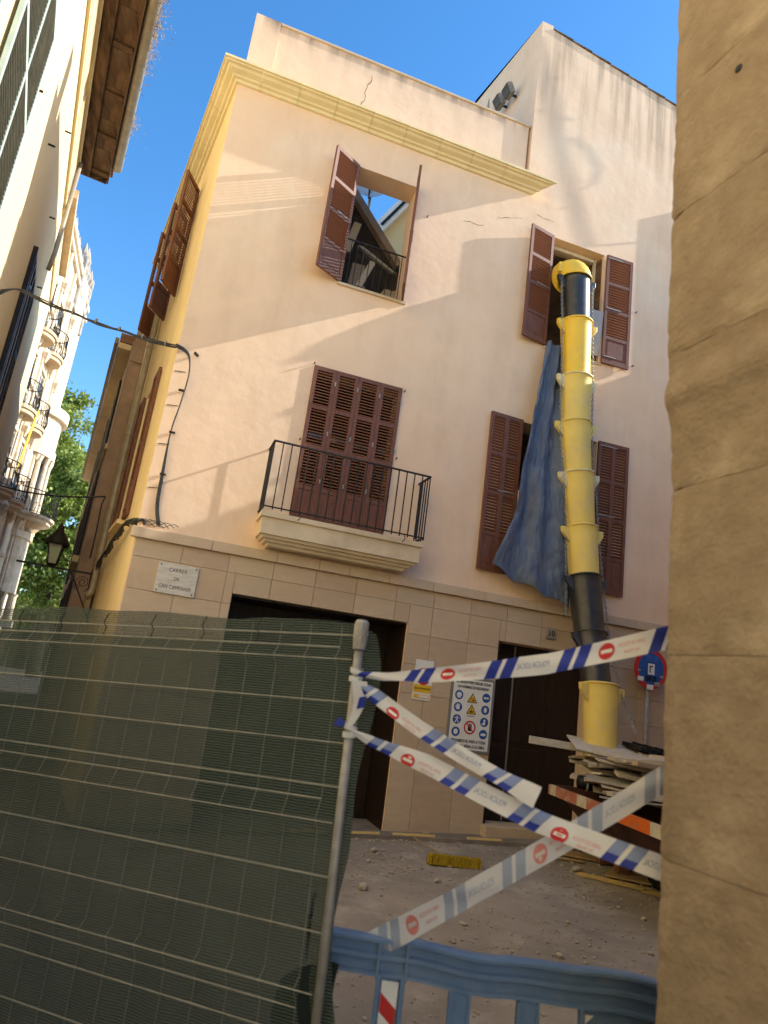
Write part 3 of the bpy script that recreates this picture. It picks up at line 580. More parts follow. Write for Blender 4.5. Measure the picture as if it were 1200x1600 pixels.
text_on('sticker_lettering', 'A8\nEC', .10, CREAMP, chute, (5.44, 7.80, 3.26), (1, 0, 0), (.1, 0, 1))
# ------------------------------------------------------------------ blue tarp
NU, NV = 70, 110
Lp = [(6.82, 4.66), (6.2, 4.56), (5.4, 4.47), (4.75, 4.40), (4.30, 4.32), (4.0, 4.27), (3.6, 4.16), (3.34, 4.10), (3.02, 4.20)]
Rp = [(6.82, 5.05), (6.2, 5.08), (5.4, 5.10), (4.75, 5.14), (4.3, 5.17), (4.0, 5.2), (3.6, 5.24), (3.34, 5.26), (3.02, 5.28)]
def lerp(tab, z):
    for (z1, v1), (z0, v0) in zip(tab, tab[1:]):
        if z0 <= z <= z1: return v0 + (v1 - v0) * (z - z0) / (z1 - z0)
    return tab[-1][1]
mb = MB()
for j in range(NV):
    v = j / (NV - 1)
    for i in range(NU):
        u = i / (NU - 1); zbot = 3.36 - .40 * u ** .8; z = 6.82 - (6.82 - zbot) * v; zz = max(3.02, z); xl, xr = lerp(Lp, zz), lerp(Rp, zz); x = xl + (xr - xl) * u
        amp = .035 + .03 * v; fold = math.sin(u * 15 + 1.2 * math.sin(v * 3)) * (1 - .55 * v) + .6 * math.sin(u * 6.5 + v * 2.2 + 1) + .5 * math.sin(u * 25 + v * 5) * max(0, .6 - v)
        pin = math.exp(-((z - 4.12) / .22) ** 2) * math.exp(-((u - .05) / .25) ** 2)
        y = D - .16 - .06 * v - amp * fold - .035 * noise.noise(Vector((u * 5, v * 9, 2))) - .03 * abs(noise.noise(Vector((u * 9 + v * 4, v * 16 - u * 5, 5)))) - .02 * abs(noise.noise(Vector((u * 20 - v * 7, v * 30, 8)))) + .07 * pin
        mb.v.append(Vector((x + .10 * pin + .02 * math.sin(v * 30) * (1 - u) * v, min(y, D - .055), z + .025 * math.sin(u * 17) * v)))
for j in range(NV - 1):
    for i in range(NU - 1): k = j * NU + i; mb.f.append((k, k + 1, k + NU + 1, k + NU))
o = mb.build('tarpaulin', TARP, smooth=True); tag(o, 'crumpled blue tarpaulin hanging below the upper window beside the yellow chute', 'tarpaulin')
so_ = o.modifiers.new('solid', 'SOLIDIFY'); so_.thickness = .004; sb_ = o.modifiers.new('sub', 'SUBSURF'); sb_.levels = 1; sb_.render_levels = 1

# ------------------------------------------------------------------ signs on the wall
pl = empty('street_name_plaque', (.2, D - .03, 2.3), 'marble plaque reading CARRER DE CAN CAMPANER at the house corner', 'plaque')
MB().box(-.03, .425, D - .045, D - .024, 2.30, 2.65).build('marble_slab', MARBLE, pl, bevel=.003)
ENG = mat('engraved_grey', (.10, .09, .08), None, 5, .8)
for s, z, sz, sx in (('CARRER', 2.575, .066, .80), ('DE', 2.477, .056, .8), ('CAN CAMPANER', 2.378, .064, .70)): text_on('lettering', s, sz, ENG, pl, (.197, D - .046, z), spacing=1.08, sx=sx)
for x in (.0, .395):
    for z in (2.325, 2.625): MB().lathe([(.009, 0), (.007, .006), (.0, .008)], (x, D - .045, z), 8, (0, -1, 0)).build('screw', IRON, pl)
hn = empty('house_number', (5.16, D - .03, 2.55), 'small stone tile with house number 10 beside the entrance', 'house number')
MB().box(5.085, 5.235, D - .045, D - .024, 2.53, 2.68).build('tile', GREYST, hn, bevel=.004); text_on('lettering', '10', .105, BLACKP, hn, (5.16, D - .046, 2.605), bold=.002)
YB = D - .025
gs = empty('garage_notice', (3.38, YB, 1.5), 'small yellow and white no parking notice by the garage', 'sign')
MB().box(3.255, 3.50, YB - .008, YB, 1.51, 2.0).build('plate', WHITEP, gs)
def disc(name, mt, c, r, parent, y, r2=0., n=28):
    mb = MB(); mb.lathe([(r2, 0), (r, 0)] if r2 else [(0.0001, 0), (r, 0)], (c[0], y, c[1]), n, (0, -1, 0)); return mb.build(name, mt, parent)
disc('red_ring', RED, (3.378, 1.80), .105, gs, YB - .010); disc('blue_disc', SBLUE, (3.378, 1.80), .08, gs, YB - .012)
MB().obox((3.378, YB - .0135, 1.80), (1, 0, 1), (0, 1, 0), (-1, 0, 1), .082, .0008, .010).build('bar', RED, gs)
MB().box(3.26, 3.495, YB - .0105, YB - .009, 1.60, 1.695).build('yellow_band', SYEL, gs); MB().box(3.27, 3.485, YB - .0115, YB - .0102, 1.53, 1.575).build('field', SYEL, gs); MB().box(3.33, 3.475, YB - .0125, YB - .0117, 1.54, 1.565).build('field', WHITEP, gs)
text_on('lettering', 'GUAL PERMANENT', .034, BLACKP, gs, (3.378, YB - .0115, 1.648), sx=.78)
sb = empty('safety_board', (4.08, YB, .95), 'grey framed construction safety board with blue, yellow and red pictograms', 'sign')
MB().box(3.765, 4.385, YB - .015, YB, .955, 1.875).build('frame', mat('grey_frame', (.22, .22, .22), None, 5, .6), sb, bevel=.003); MB().box(3.80, 4.35, YB - .019, YB - .0155, .985, 1.845).build('panel', WHITEP, sb)
yt = YB - .021
for s, z, sz, sx in (('ES OBLIGATORIO SEGUIR TODAS', 1.805, .047, .70), ('LAS NORMAS DE SEGURIDAD', 1.745, .047, .72), ('PROHIBIDO EL PASO A TODA', 1.085, .050, .72), ('PERSONA AJENA A LA OBRA', 1.025, .050, .72), ('¡PELIGRO!', 1.395, .022, 1.2)):
    text_on('lettering', s, sz, BLACKP, sb, (4.075, yt, z), sx=sx, bold=.0012 if sz > .03 else 0)
def pict(kind, cx, cz, y):
    mb = MB(); B = lambda x0, x1, z0, z1: mb.box(cx + x0, cx + x1, y - .0006, y + .0006, cz + z0, cz + z1)
    def el(x, z, rx, rz): mb.prism([(cx + x + rx * math.cos(t * math.pi / 7), y, cz + z + rz * math.sin(t * math.pi / 7)) for t in range(14)], (0, .0006, 0))
    if kind == 0: el(0, .008, .034, .026); B(-.04, .04, -.012, -.004); B(-.025, .025, -.035, -.015)
    elif kind == 1: B(-.022, .022, -.03, .012); [B(-.022 + i * .0115, -.013 + i * .0115, .012, .038) for i in range(4)]; B(-.036, -.024, -.01, .012)
    elif kind == 2: el(0, .034, .009, .009); B(-.008, .008, -.008, .026); B(-.035, .035, .01, .02); mb.obox((cx - .013, y, cz - .022), (.5, 0, 1), (0, 1, 0), (1, 0, -.5), .022, .0006, .006); mb.obox((cx + .013, y, cz - .022), (-.5, 0, 1), (0, 1, 0), (1, 0, .5), .022, .0006, .006)
    elif kind == 3: el(0, 0, .03, .034)
    elif kind == 4: el(-.018, 0, .017, .014); el(.018, 0, .017, .014); B(-.04, .04, -.003, .003)
    elif kind == 5: el(0, .0, .022, .033)
    elif kind == 6: B(-.012, .014, -.02, .034); el(-.01, -.024, .028, .012)
    elif kind == 7: el(0, -.004, .04, .016); B(-.02, .03, .0, .014)
    return mb.build('pictogram', WHITEP, sb)
for i, z in enumerate((1.64, 1.49, 1.34, 1.19)):
    for x, k in ((3.885, i), (4.27, i + 4)):
        disc('blue_disc', SBLUE, (x, z), .058, sb, yt); pict(k, x, z, yt - .002)
for z, kk in ((1.605, 0), (1.465, 1)):
    MB().prism([(4.075 - .072, yt, z - .045), (4.075 + .072, yt, z - .045), (4.075, yt, z + .078)], (0, -.001, 0)).build('triangle', BLACKP, sb)
    MB().prism([(4.075 - .056, yt - .0015, z - .037), (4.075 + .056, yt - .0015, z - .037), (4.075, yt - .0015, z + .060)], (0, -.001, 0)).build('triangle', SYEL, sb)
    mb = MB()
    if kk == 0: mb.box(4.055, 4.06, yt - .0032, yt - .0028, z - .02, z + .02); mb.box(4.075, 4.105, yt - .0032, yt - .0028, z - .025, z - .008); mb.obox((4.075, yt - .003, z + .008), (1, 0, -.4), (0, 1, 0), (.4, 0, 1), .02, .0003, .003)
    else: mb.box(4.050, 4.10, yt - .0032, yt - .0028, z - .026, z - .008); mb.box(4.072, 4.078, yt - .0032, yt - .0028, z - .008, z + .03)
    mb.build('pictogram', BLACKP, sb)
disc('red_ring', RED, (4.075, 1.255), .083, sb, yt, .064)
mb = MB(); mb.box(4.05, 4.10, yt - .0018, yt - .0012, 1.215, 1.26); [mb.box(4.05 + i * .0135, 4.059 + i * .0135, yt - .0018, yt - .0012, 1.26, 1.295 + .008 * (i in (1, 2))) for i in range(4)]; mb.build('pictogram', BLACKP, sb)
MB().obox((4.075, yt - .0025, 1.255), (1, 0, -1), (0, 1, 0), (1, 0, 1), .07, .0004, .007).build('bar', RED, sb)
rs_ = empty('no_parking_sign', (6.66, 8.2, .1), 'round red and blue no parking sign covered in stickers on a grey pole', 'road sign')
MB().tube([(6.645, 8.2, .05), (6.660, 8.2, 2.55)], .028, 10).build('pole', STEEL, rs_, smooth=True)
mb = MB(); mb.lathe([(.0001, 0), (.275, 0), (.28, .008), (.275, .016), (.0001, .016)], (6.670, 8.165, 2.34), 36, (0, -1, 0)); mb.build('disc', RED, rs_)
yy = 8.165 - .018
disc('blue_field', SBLUE, (6.670, 2.34), .215, rs_, yy)
MB().box(6.615, 6.725, yy - .003, yy - .002, 2.26, 2.41).build('sticker', WHITEP, rs_); mb = MB(); mb.box(6.640, 6.657, yy - .0045, yy - .0035, 2.285, 2.38); mb.box(6.657, 6.695, yy - .0045, yy - .0035, 2.362, 2.38); mb.build('sticker_mark', BLACKP, rs_)
text_on('lettering', 'BIKIS', .10, BLACKP, rs_, (6.670, yy - .004, 2.20), sx=.85, bold=.003); text_on('lettering', 'TRAP', .11, mat('spray_blue', (.05, .16, .55), None, 5, .5), rs_, (6.670, yy - .0035, 2.47), sx=.8, bold=.006)
for (x, z, a) in ((6.495, 2.19, .05), (6.775, 2.14, .05), (6.465, 2.30, .025), (6.845, 2.25, .03), (6.655, 2.09, .055)): MB().box(x - a, x + a, yy - .0062, yy - .0052, z - a * .6, z + a * .6).build('sticker', random.choice((WHITEP, GREYST, CREAMP)), rs_)

# ------------------------------------------------------------------ skip with broken boards
def T(x0, y0, deg): 
    a = R_(deg); ex = Vector((math.cos(a), -math.sin(a), 0)); ey = Vector((math.sin(a), math.cos(a), 0)); return lambda x, y, z: Vector((x0, y0, 0)) + ex * x + ey * y + Vector((0, 0, z))
tf = T(4.89, 7.62, 9.2)                 # x to the right, y away along the long side
skip = empty('rubble_skip', (5.6, 6.6, 0), 'small rusty skip with red, orange and white banded rim full of boards', 'skip')
Lk = 2.6; mb = MB()
A = [tf(0, 0, .74), tf(1.7, 0, .74), tf(1.7, -Lk, .74), tf(0, -Lk, .74)]; B_ = [tf(.50, -.35, .17), tf(1.35, -.35, .17), tf(1.35, -Lk + .4, .17), tf(.50, -Lk + .4, .17)]
mb.add(A + B_, [(4, 7, 6, 5)] + [(i, (i + 1) % 4, 4 + (i + 1) % 4, 4 + i) for i in range(4)]); o = mb.build('skip_body', RUST, skip); sm = o.modifiers.new('solid', 'SOLIDIFY'); sm.thickness = .02
ys_ = [(-.0, -.16, CREAMP), (-.16, -.72, OLDRED), (-.72, -.95, CREAMP), (-.95, -1.25, OLDRED), (-1.25, -1.55, CREAMP), (-1.55, -2.2, ORANGE), (-2.2, -2.6, CREAMP)]
for a, b, mt in ys_: MB().prism([tf(-.03, a - .002, .64), tf(.02, a - .002, .64), tf(.02, b + .002, .64), tf(-.03, b + .002, .64)], (0, 0, .11)).build('rim_band', mt, skip)
MB().prism([tf(-.03, .05, .64), tf(1.7, .05, .64), tf(1.7, .002, .64), tf(-.03, .002, .64)], (0, 0, .11)).build('rim_band', OLDRED, skip)
MB().tube([tf(-.04, -1.28, .66), tf(-.10, -1.28, .60), tf(-.10, -1.28, .54), tf(-.10, -1.48, .54), tf(-.10, -1.48, .60), tf(-.04, -1.48, .66)], .010, 6).build('lifting_handle', WHITEP, skip)
pal = empty('wooden_pallet', (5.6, 7.3, 0), 'reddish wooden pallet under the skip', 'pallet')
tp = T(5.42, 7.78, 9.2); g0 = .0
for y in (0, -.42, -.84):
    MB().prism([tp(0, y, .0), tp(1.0, y, .0), tp(1.0, y - .10, .0), tp(0, y - .10, 0)], (0, 0, .022)).build('bottom_board', PALLET, pal)
    for x in (0, .43, .86): MB().prism([tp(x, y, .024), tp(x + .13, y, .024), tp(x + .13, y - .10, .024), tp(x, y - .10, .024)], (0, 0, .085)).build('block', PALLET, pal)
for i in range(7): MB().prism([tp(i * .15, .0, .111), tp(i * .15 + .10, .0, .111), tp(i * .15 + .10, -.94, .111), tp(i * .15, -.94, .111)], (0, 0, .022)).build('deck_board', PALLET, pal)
# tyre of the skip trolley
ty = empty('trolley_wheel', (5.45, 6.45, 0), 'black rubber trolley wheel under the front of the skip', 'wheel')
MB().lathe([(.10, -.05), (.17, -.055), (.19, -.03), (.19, .03), (.17, .055), (.10, .05)], (5.47, 6.45, .15), 24, (1, -.16, 0)).build('tyre', BLACKP, ty, smooth=True); MB().lathe([(.0001, -.035), (.10, -.04), (.10, .04), (.0001, .035)], (5.47, 6.45, .15), 16, (1, -.16, 0)).build('hub', STEEL, ty)
def board(c, yawd, L, Wd, t, mt, label=None, group=None, pitch=0, roll=0, name='board'):
    a = R_(yawd); d = Vector((math.cos(a) * math.cos(R_(pitch)), math.sin(a) * math.cos(R_(pitch)), math.sin(R_(pitch)))); n_ = Vector((0, 0, 1)); sd_ = n_.cross(d).normalized(); sd_ = Matrix.Rotation(R_(roll), 3, d) @ sd_
    o = MB().obox(c, d, sd_, d.cross(sd_), L / 2, Wd / 2, t / 2).build(name, mt, bevel=.003); return tag(o, label or 'pale broken board lying in the heap on the skip', 'board', group or 'broken boards heaped on the skip')
board((4.88, 7.55, 1.22), 170, .72, .05, .085, BOARDS[2], 'long pale plank sticking out left of the heap on the skip', pitch=2)
board((5.42, 7.25, 1.245), -24, .95, .75, .018, BOARDS[2], 'wide beige sheet sloping on top of the skip heap', pitch=-3, roll=9)
board((6.05, 7.05, 1.19), -20, .95, .10, .03, BOARDS[0], 'long pale batten along the top front of the skip heap')
board((5.33, 6.55, .98), -78, .10, .40, .03, BOARDS[5], 'short grey board standing upright against the skip heap', roll=82, pitch=0)
o = MB().obox((5.95, 7.15, 1.29), (1, -.25, -.10), (.25, 1, .05), (.1, 0, 1), .30, .26, .025).build('plastic_tray', BLACKP, bevel=.01); tag(o, 'black plastic tray lying on top of the boards', 'tray')
for i in range(4): MB().obox(Vector((5.75 + i * .135, 7.14 - i * .034, 1.335 - i * .0135)), (1, -.25, -.10), (.25, 1, .05), (.1, 0, 1), .012, .24, .018).build('rib', BLACKP, o)
o = MB().tube([(4.93, 7.18, .86), (5.10, 7.12, .855), (5.25, 7.02, .85)], [.07, .085, .06], 10).build('bin_bag', BLACKP, smooth=True); tag(o, 'black tape-bound bundle wedged in the left edge of the skip', 'bundle')
for i in range(3): MB().lathe([(.089, -.012), (.091, 0), (.089, .012)], (5.02 + i * .07, 7.15 - i * .035, .858), 10, (.9, -.35, 0)).build('white_tie', GREYST if i % 2 else WHITEP, o)
random.seed(11)
NAMES = ('pale', 'tan', 'whitish', 'brown', 'ochre', 'grey')
for i in range(52):
    t = i / 51; z = .775 + .45 * t; L = random.uniform(.65, 1.15); yw = random.choice((-12, -20, -28, 8, 18, -40)) + random.uniform(-6, 6); k = random.choice((0, 0, 1, 2, 2, 4, 1, 5, 3))
    cy = random.uniform(6.35, 7.4); left = 4.93 + .16 * (cy - 7.6) + random.uniform(.0, .22) + .10 * t; cx = left + L / 2 * math.cos(R_(yw)) + (.55 if random.random() < .3 else 0)
    lay = 'low' if t < .34 else ('halfway up' if t < .67 else 'high')
    board((cx, cy, z), yw, L, random.uniform(.14, .40), random.choice((.018, .025, .035, .045)), BOARDS[k], '%s broken board lying %s at the %s %s of the skip heap' % (NAMES[k], lay, 'near' if cy < 6.7 else ('middle' if cy < 7.05 else 'far'), 'left' if left < 4.98 else 'right'), pitch=random.uniform(-7, 4), roll=random.uniform(-10, 10))
board((5.55, 6.1, .86), -70, .42, .22, .02, BOARDS[5], 'grey slab leaning inside the near end of the skip', roll=60)
for k, (x, y, a, L, Wd, lb) in enumerate(((5.35, 7.55, -38, 1.25, .30, 'thin plywood strip on the ground under the pallet'), (5.55, 6.62, -42, .95, .34, 'thin plywood strip on the ground nearest the wheel'), (5.02, 7.42, -30, .35, .06, 'short brown offcut lying beside the pallet'))):
    a = R_(a); d = Vector((math.cos(a), math.sin(a), .02)); o = MB().obox((x, y, gz(x, y) + .022), d, Vector((0, 0, 1)).cross(d), (0, 0, 1), L / 2, Wd / 2, .008).build('plywood_strip', PLY); tag(o, lb, 'plywood')

# broom head and handle
br = empty('broom', (3.46, 7.1, -.1), 'yellow bristled broom lying on the asphalt', 'broom')
bz = gz(3.46, 7.1)
mb = MB(); random.seed(3)
for i in range(26):
    for j in range(7):
        x = 3.20 + i * .021 + random.uniform(-.006, .006); y = 7.12 - i * .003 + j * .012; h = random.uniform(.075, .10)
        mb.obox((x, y, bz + .03 + h / 2 * .5), (1, 0, .1), (0, 1, random.uniform(-.4, .4)), (random.uniform(-.2, .2), random.uniform(-.3, .3), 1), .010, .007, h / 2)
mb.build('bristles', BRIS, br, kind='stuff')
MB().obox((3.47, 7.16, bz + .03), (1, -.14, 0), (.14, 1, 0), (0, 0, 1), .285, .03, .022).build('broom_head', mat('broom_wood', (.30, .20, .10), None, 5, .8), br, bevel=.006)
MB().tube([(3.42, 7.2, bz + .05), (3.36, 8.02, gz(3.36, 8.0) + .06)], .012, 8).build('handle', mat('handle_wood', (.34, .24, .14), None, 5, .7), br)
# loose stones
def stone(c, r, nm='stone', mt=RUB):
    mb = MB(); bm = bmesh.new(); bmesh.ops.create_icosphere(bm, subdivisions=1, radius=1); rnd = [random.uniform(.65, 1.15) for _ in bm.verts]; sq = (random.uniform(.8, 1.4), random.uniform(.7, 1.1), random.uniform(.4, .7)); a = random.random() * 6
    for v, k in zip(bm.verts, rnd): p = Vector((v.co.x * sq[0], v.co.y * sq[1], v.co.z * sq[2])) * k * r; mb.v.append(Vector(c) + Vector((p.x * math.cos(a) - p.y * math.sin(a), p.x * math.sin(a) + p.y * math.cos(a), p.z)))
    mb.f = [tuple(v.index for v in f.verts) for f in bm.faces]; bm.free(); return mb
random.seed(21)
big = [(2.24, 6.37, .07), (4.89, 7.04, .075), (2.75, 7.6, .05), (2.55, 7.2, .04), (3.05, 6.6, .045), (2.2, 7.3, .045), (4.6, 5.6, .04), (3.3, 4.9, .035), (4.1, 4.9, .03), (3.2, 6.2, .04), (2.15, 6.9, .04), (4.9, 5.4, .035), (3.6, 8.22, .04)]
for i, (x, y, r) in enumerate(big):
    lb = {0: 'largest pale stone on the asphalt beside the fence edge', 1: 'flat pale stone on the asphalt in front of the pallet', 12: 'pale stone on the pavement at the foot of the wall', 2: 'pale stone between the broom handle and the fence, nearest the kerb', 3: 'pale stone left of the broom, level with its head', 4: 'pale stone in front of the broom left end', 5: 'pale stone farthest left, beside the fence net', 6: 'pale stone on the asphalt right of the crossing tapes', 7: 'small pale stone just behind the middle of the blue barrier', 8: 'smallest pale stone behind the right part of the barrier', 9: 'pale stone on the asphalt in front of the broom bristles', 10: 'pale stone beside the fence edge, behind the largest stone', 11: 'pale stone on the asphalt nearest the right wall'}.get(i, 'small pale rubble stone lying on the asphalt')
    o = stone((x, y, gz(x, y) + r * .35 + (.05 if i == 12 else 0)), r).build('rubble_stone', RUB); tag(o, lb, 'stone', 'stones on the asphalt')
mb = MB()
for i in range(2600):
    x = random.uniform(.8, 5.6); y = random.uniform(3.2, 8.1); x += 0; r = random.uniform(.003, .012) * (1.6 if random.random() < .08 else 1)
    q = stone((x, y, gz(x, y) + r * .4), r); mb.add(q.v, q.f)
for i in range(900):
    cx, cy, sd_ = random.choice(((2.4, 7.4, .35), (2.7, 6.9, .4), (3.9, 7.5, .5), (4.6, 7.2, .35), (4.6, 6.3, .4), (3.0, 8.05, .5), (3.5, 5.2, .6)))
    x = random.gauss(cx, sd_); y = min(8.08, random.gauss(cy, sd_ * .6)); r = random.uniform(.004, .02) * (1.5 if random.random() < .06 else 1)
    q = stone((x, y, gz(x, y) + r * .4), r); mb.add(q.v, q.f)
mb.build('rubble_crumbs', RUB, kind='stuff')

# ------------------------------------------------------------------ temporary fence, leaning slightly
P0 = Vector((.923, 3.10, 1.828)); H = Vector((-.7386, .6721, -.0519)).normalized(); V = Vector((-.0027, .0741, .9972)); V = (V - H * V.dot(H)).normalized(); N_ = H.cross(V).normalized()
if N_.y < 0: N_ = -N_                # away from the camera
WIRE = mat('dull_wire', (.26, .255, .22), (.17, .165, .14), 8, .6, metal=.3)
WIREH = mat('bright_wire', (.52, .50, .42), (.40, .38, .32), 8, .55, metal=.2)
fence = empty('site_fence', P0 - V * 2.0, 'grey steel mesh site fence panel leaning at the front left', 'fence')
FP = lambda s, d, o=0: P0 + H * s - V * d + N_ * o
MB().tube([FP(0, 0), FP(0, 2.08)], .0205, 14).build('post', STEEL, fence, smooth=True)
MB().tube([FP(3.4, 0), FP(3.4, 2.08)], .0205, 12).build('post', STEEL, fence, smooth=True)
mb = MB(); mb.box(-.06, .30, -.22, .22, -.0, .12); 
base = FP(0, 2.0); MB().obox((base.x, base.y, gz(base.x, base.y) + .06), (1, .2, 0), (-.2, 1, 0), (0, 0, 1), .11, .30, .06).build('foot_block', GREYST, fence, bevel=.02)
bends = {.16: .102, .84: .755, 1.53: 1.46}
for d in (.045, .102, .16, .345, .52, .70, .755, .84, 1.05, 1.255, 1.46, 1.53, 1.62, 1.82):
    inb = d in (.102, .755, 1.53); off = -.035 if d in (.16, .84, 1.46) else 0
    MB().tube([FP(.015 if not inb else .10, d, off), FP(3.39, d, off)],   .0024, 6).build('horizontal_wire', WIREH, fence)
prof = [(-.0, 0), (.102, 0), (.16, -.035), (.20, 0), (.755, 0), (.84, -.035), (.88, 0), (1.42, 0), (1.46, -.035), (1.53, 0), (1.95, 0)]
me = MB().tube([Vector((0, 0, 0)) - V * d + N_ * (o + .003) for d, o in prof], .0016, 6).mesh('vertical_wire', WIRE)
for i in range(20): inst('vertical_wire', me, fence, FP(.10 + i * .165, 0))
MB().lathe([(.03, -.02), (.034, .02), (.034, .10), (.026, .115)], FP(0, .09), 10, V).build('clamp', STEEL, fence)
# plastic wrapped round the post head
# shade net behind the panel
mb = MB(); NU, NV = 120, 70; uvs = []
for j in range(NV + 1):
    v = j / NV
    for i in range(NU + 1):
        u = i / NU; ed = math.exp(-((u) / .035)); d = -.035 + .012 * math.sin(u * 9) * (1 - v) + .005 * math.sin(u * 31) * (1 - v) + v * 2.03
        top = max(0, 1 - (u / .06)) ** 2 * .07 * (1 - v); d += top
        s = -.055 - .03 * math.sin(v * 7.5 + .4) - .02 * math.sin(v * 17) + u * 3.5
        if u > .04: s = -.055 + u * 3.5
        o = .030 + .020 * noise.noise(Vector((u * 16, v * 6, 0))) + .008 * noise.noise(Vector((u * 45, v * 18, 4))) + .02 * ed * math.sin(v * 11) + .006 * math.sin(u * 60) * math.sin(v * 5)
        mb.v.append(FP(s, d, max(.008, o))); uvs.append((s, d))
for j in range(NV):
    for i in range(NU): k = j * (NU + 1) + i; mb.f.append((k, k + 1, k + NU + 2, k + NU + 1))
net = mb.build('shade_net', NET, smooth=True); tag(net, 'dark green woven shade net tied behind the steel fence panel', 'shade net')
ul = net.data.uv_layers.new(name='UVMap')
for lp in net.data.loops: ul.data[lp.index].uv = uvs[lp.vertex_index]
mb = MB()
for j in range(25):
    for i in range(9): u = i / 8; v = j / 24; mb.v.append(FP(-.05 + .26 * u + .02 * math.sin(v * 9), 1.36 + .10 * u * u + .7 * v, .05 + .02 * math.sin(u * 9 + v * 3)))
for j in range(24):
    for i in range(8): k = j * 9 + i; mb.f.append((k, k + 1, k + 10, k + 9))
o = mb.build('net_fold', mat('dark_net_cloth', (.012, .020, .018), None, 9, .8), net, smooth=True)
for k in range(8):
    s = .55 + k * .33; d = .03; MB().tube([FP(s, -.02, .0), FP(s + .012, .03, -.01), FP(s - .006, .06, -.006), FP(s + .01, .10, 0)], .003, 5).build('tie_wire', IRON, net)

# ------------------------------------------------------------------ blue plastic barrier
bar_ = empty('pedestrian_barrier', (1.6, 2.8, -.25), 'blue plastic pedestrian barrier with red and white reflector', 'barrier')
k_ = 3.12 / 2.35
Q0 = Vector((.80 * k_, 2.35 * k_, 0)); Q1 = Vector((1.71 * k_, 2.01 * k_, 0)); bd = (Q1 - Q0).normalized(); ztop = 1.55 - .75 * k_; bn = Vector((bd.y, -bd.x, 0))
if bn.y > 0: bn = -bn
BP = lambda s, z, o=0: Q0 + bd * s + bn * o + Vector((0, 0, z))
BL0, BL1 = -.07, 1.5
# wavy top rail with two hollow channels
mb = MB(); NS = 60; zt = lambda s: ztop + .007 * math.sin(s * 7 + .6) - .004 * math.sin(s * 15)
RP = [(-.022, -.145), (-.022, 0), (.022, 0), (.030, -.008), (.030, -.02), (.006, -.028), (.006, -.060), (.026, -.066), (.026, -.082), (.006, -.088), (.006, -.128), (.028, -.134), (.028, -.145)]
n = len(RP)
for i in range(NS + 1):
    s = BL0 + (BL1 - BL0) * i / NS
    for o, dz in RP: mb.v.append(BP(s, zt(s) + dz, o))
for i in range(NS):
    for j in range(n): mb.f.append((i * n + j, i * n + (j + 1) % n, (i + 1) * n + (j + 1) % n, (i + 1) * n + j))
mb.f.append(tuple(range(n))); mb.f.append(tuple(NS * n + j for j in reversed(range(n))))
mb.build('top_rail', BARR, bar_)
def upright(s0, s1, z0, nm='upright', o0=-.02, o1=.02, mt=BARR, ztp=None):
    z1 = (ztp if ztp is not None else min(zt(s0), zt(s1)) - .14)
    mb = MB(); mb.prism([BP(s0, z0, o0), BP(s1, z0, o0), BP(s1, z0, o1), BP(s0, z0, o1)], (0, 0, z1 - z0)); return mb.build(nm, mt, bar_, bevel=.004)
gb = -.24
pos = [(.44, .53), (.72, .81)]
for a, b in pos:
    u_ = upright(a, b, gb + .12)
    for e in (a, b - .012): MB().prism([BP(e, gb + .12, .02), BP(e + .012, gb + .12, .02), BP(e + .012, gb + .12, .034), BP(e, gb + .12, .034)], (0, 0, ztop - .15 - gb - .12)).build('edge_rib', BARR, u_)
# reflector post
upright(.135, .155, gb + .05, 'edge_rib', -.02, .034); upright(.235, .255, gb + .05, 'edge_rib', -.02, .034); upright(.155, .235, gb + .05, 'upright', -.02, .008)
MB().prism([BP(.130, ztop - .15, .006), BP(.142, ztop - .15, .006), BP(.142, ztop - .15, .036), BP(.130, ztop - .15, .036)], (0, 0, .14)).build('edge_rib', BARR, bar_); MB().prism([BP(.248, ztop - .15, .006), BP(.260, ztop - .15, .006), BP(.260, ztop - .15, .036), BP(.248, ztop - .15, .036)], (0, 0, .14)).build('edge_rib', BARR, bar_)
MB().prism([BP(.160, gb + .1, .009), BP(.230, gb + .1, .009), BP(.230, gb + .1, .012), BP(.160, gb + .1, .012)], (0, 0, ztop - .155 - gb - .1)).build('reflector', WHITEP, bar_)
zz = ztop - .20
while zz > gb + .25:
    MB().prism([BP(.161, zz, .0128), BP(.229, zz - .055, .0128), BP(.229, zz - .125, .0128), BP(.161, zz - .07, .0128)], bn * .001).build('reflector_stripe', RED, bar_); zz -= .145
pn = upright(.99, 1.5, gb + .15, 'panel', -.012, .004); upright(.975, .992, gb + .15, 'upright', -.02, .03)
MB().prism([BP(1.0, ztop - .20, .0045), BP(1.035, ztop - .165, .0045), BP(1.0, ztop - .165, .0045)], bn * .002).build('label', WHITEP, bar_)
MB().prism([BP(BL0, gb + .02, -.02), BP(BL1, gb + .02, -.02), BP(BL1, gb + .02, .02), BP(BL0, gb + .02, .02)], (0, 0, .10)).build('bottom_rail', BARR, bar_)
for s in (.1, .9): MB().prism([BP(s - .1, gb - .02, -.25), BP(s + .1, gb - .02, -.25), BP(s + .1, gb - .02, .25), BP(s - .1, gb - .02, .25)], (0, 0, .05)).build('foot', BLACKP, bar_, bevel=.01)

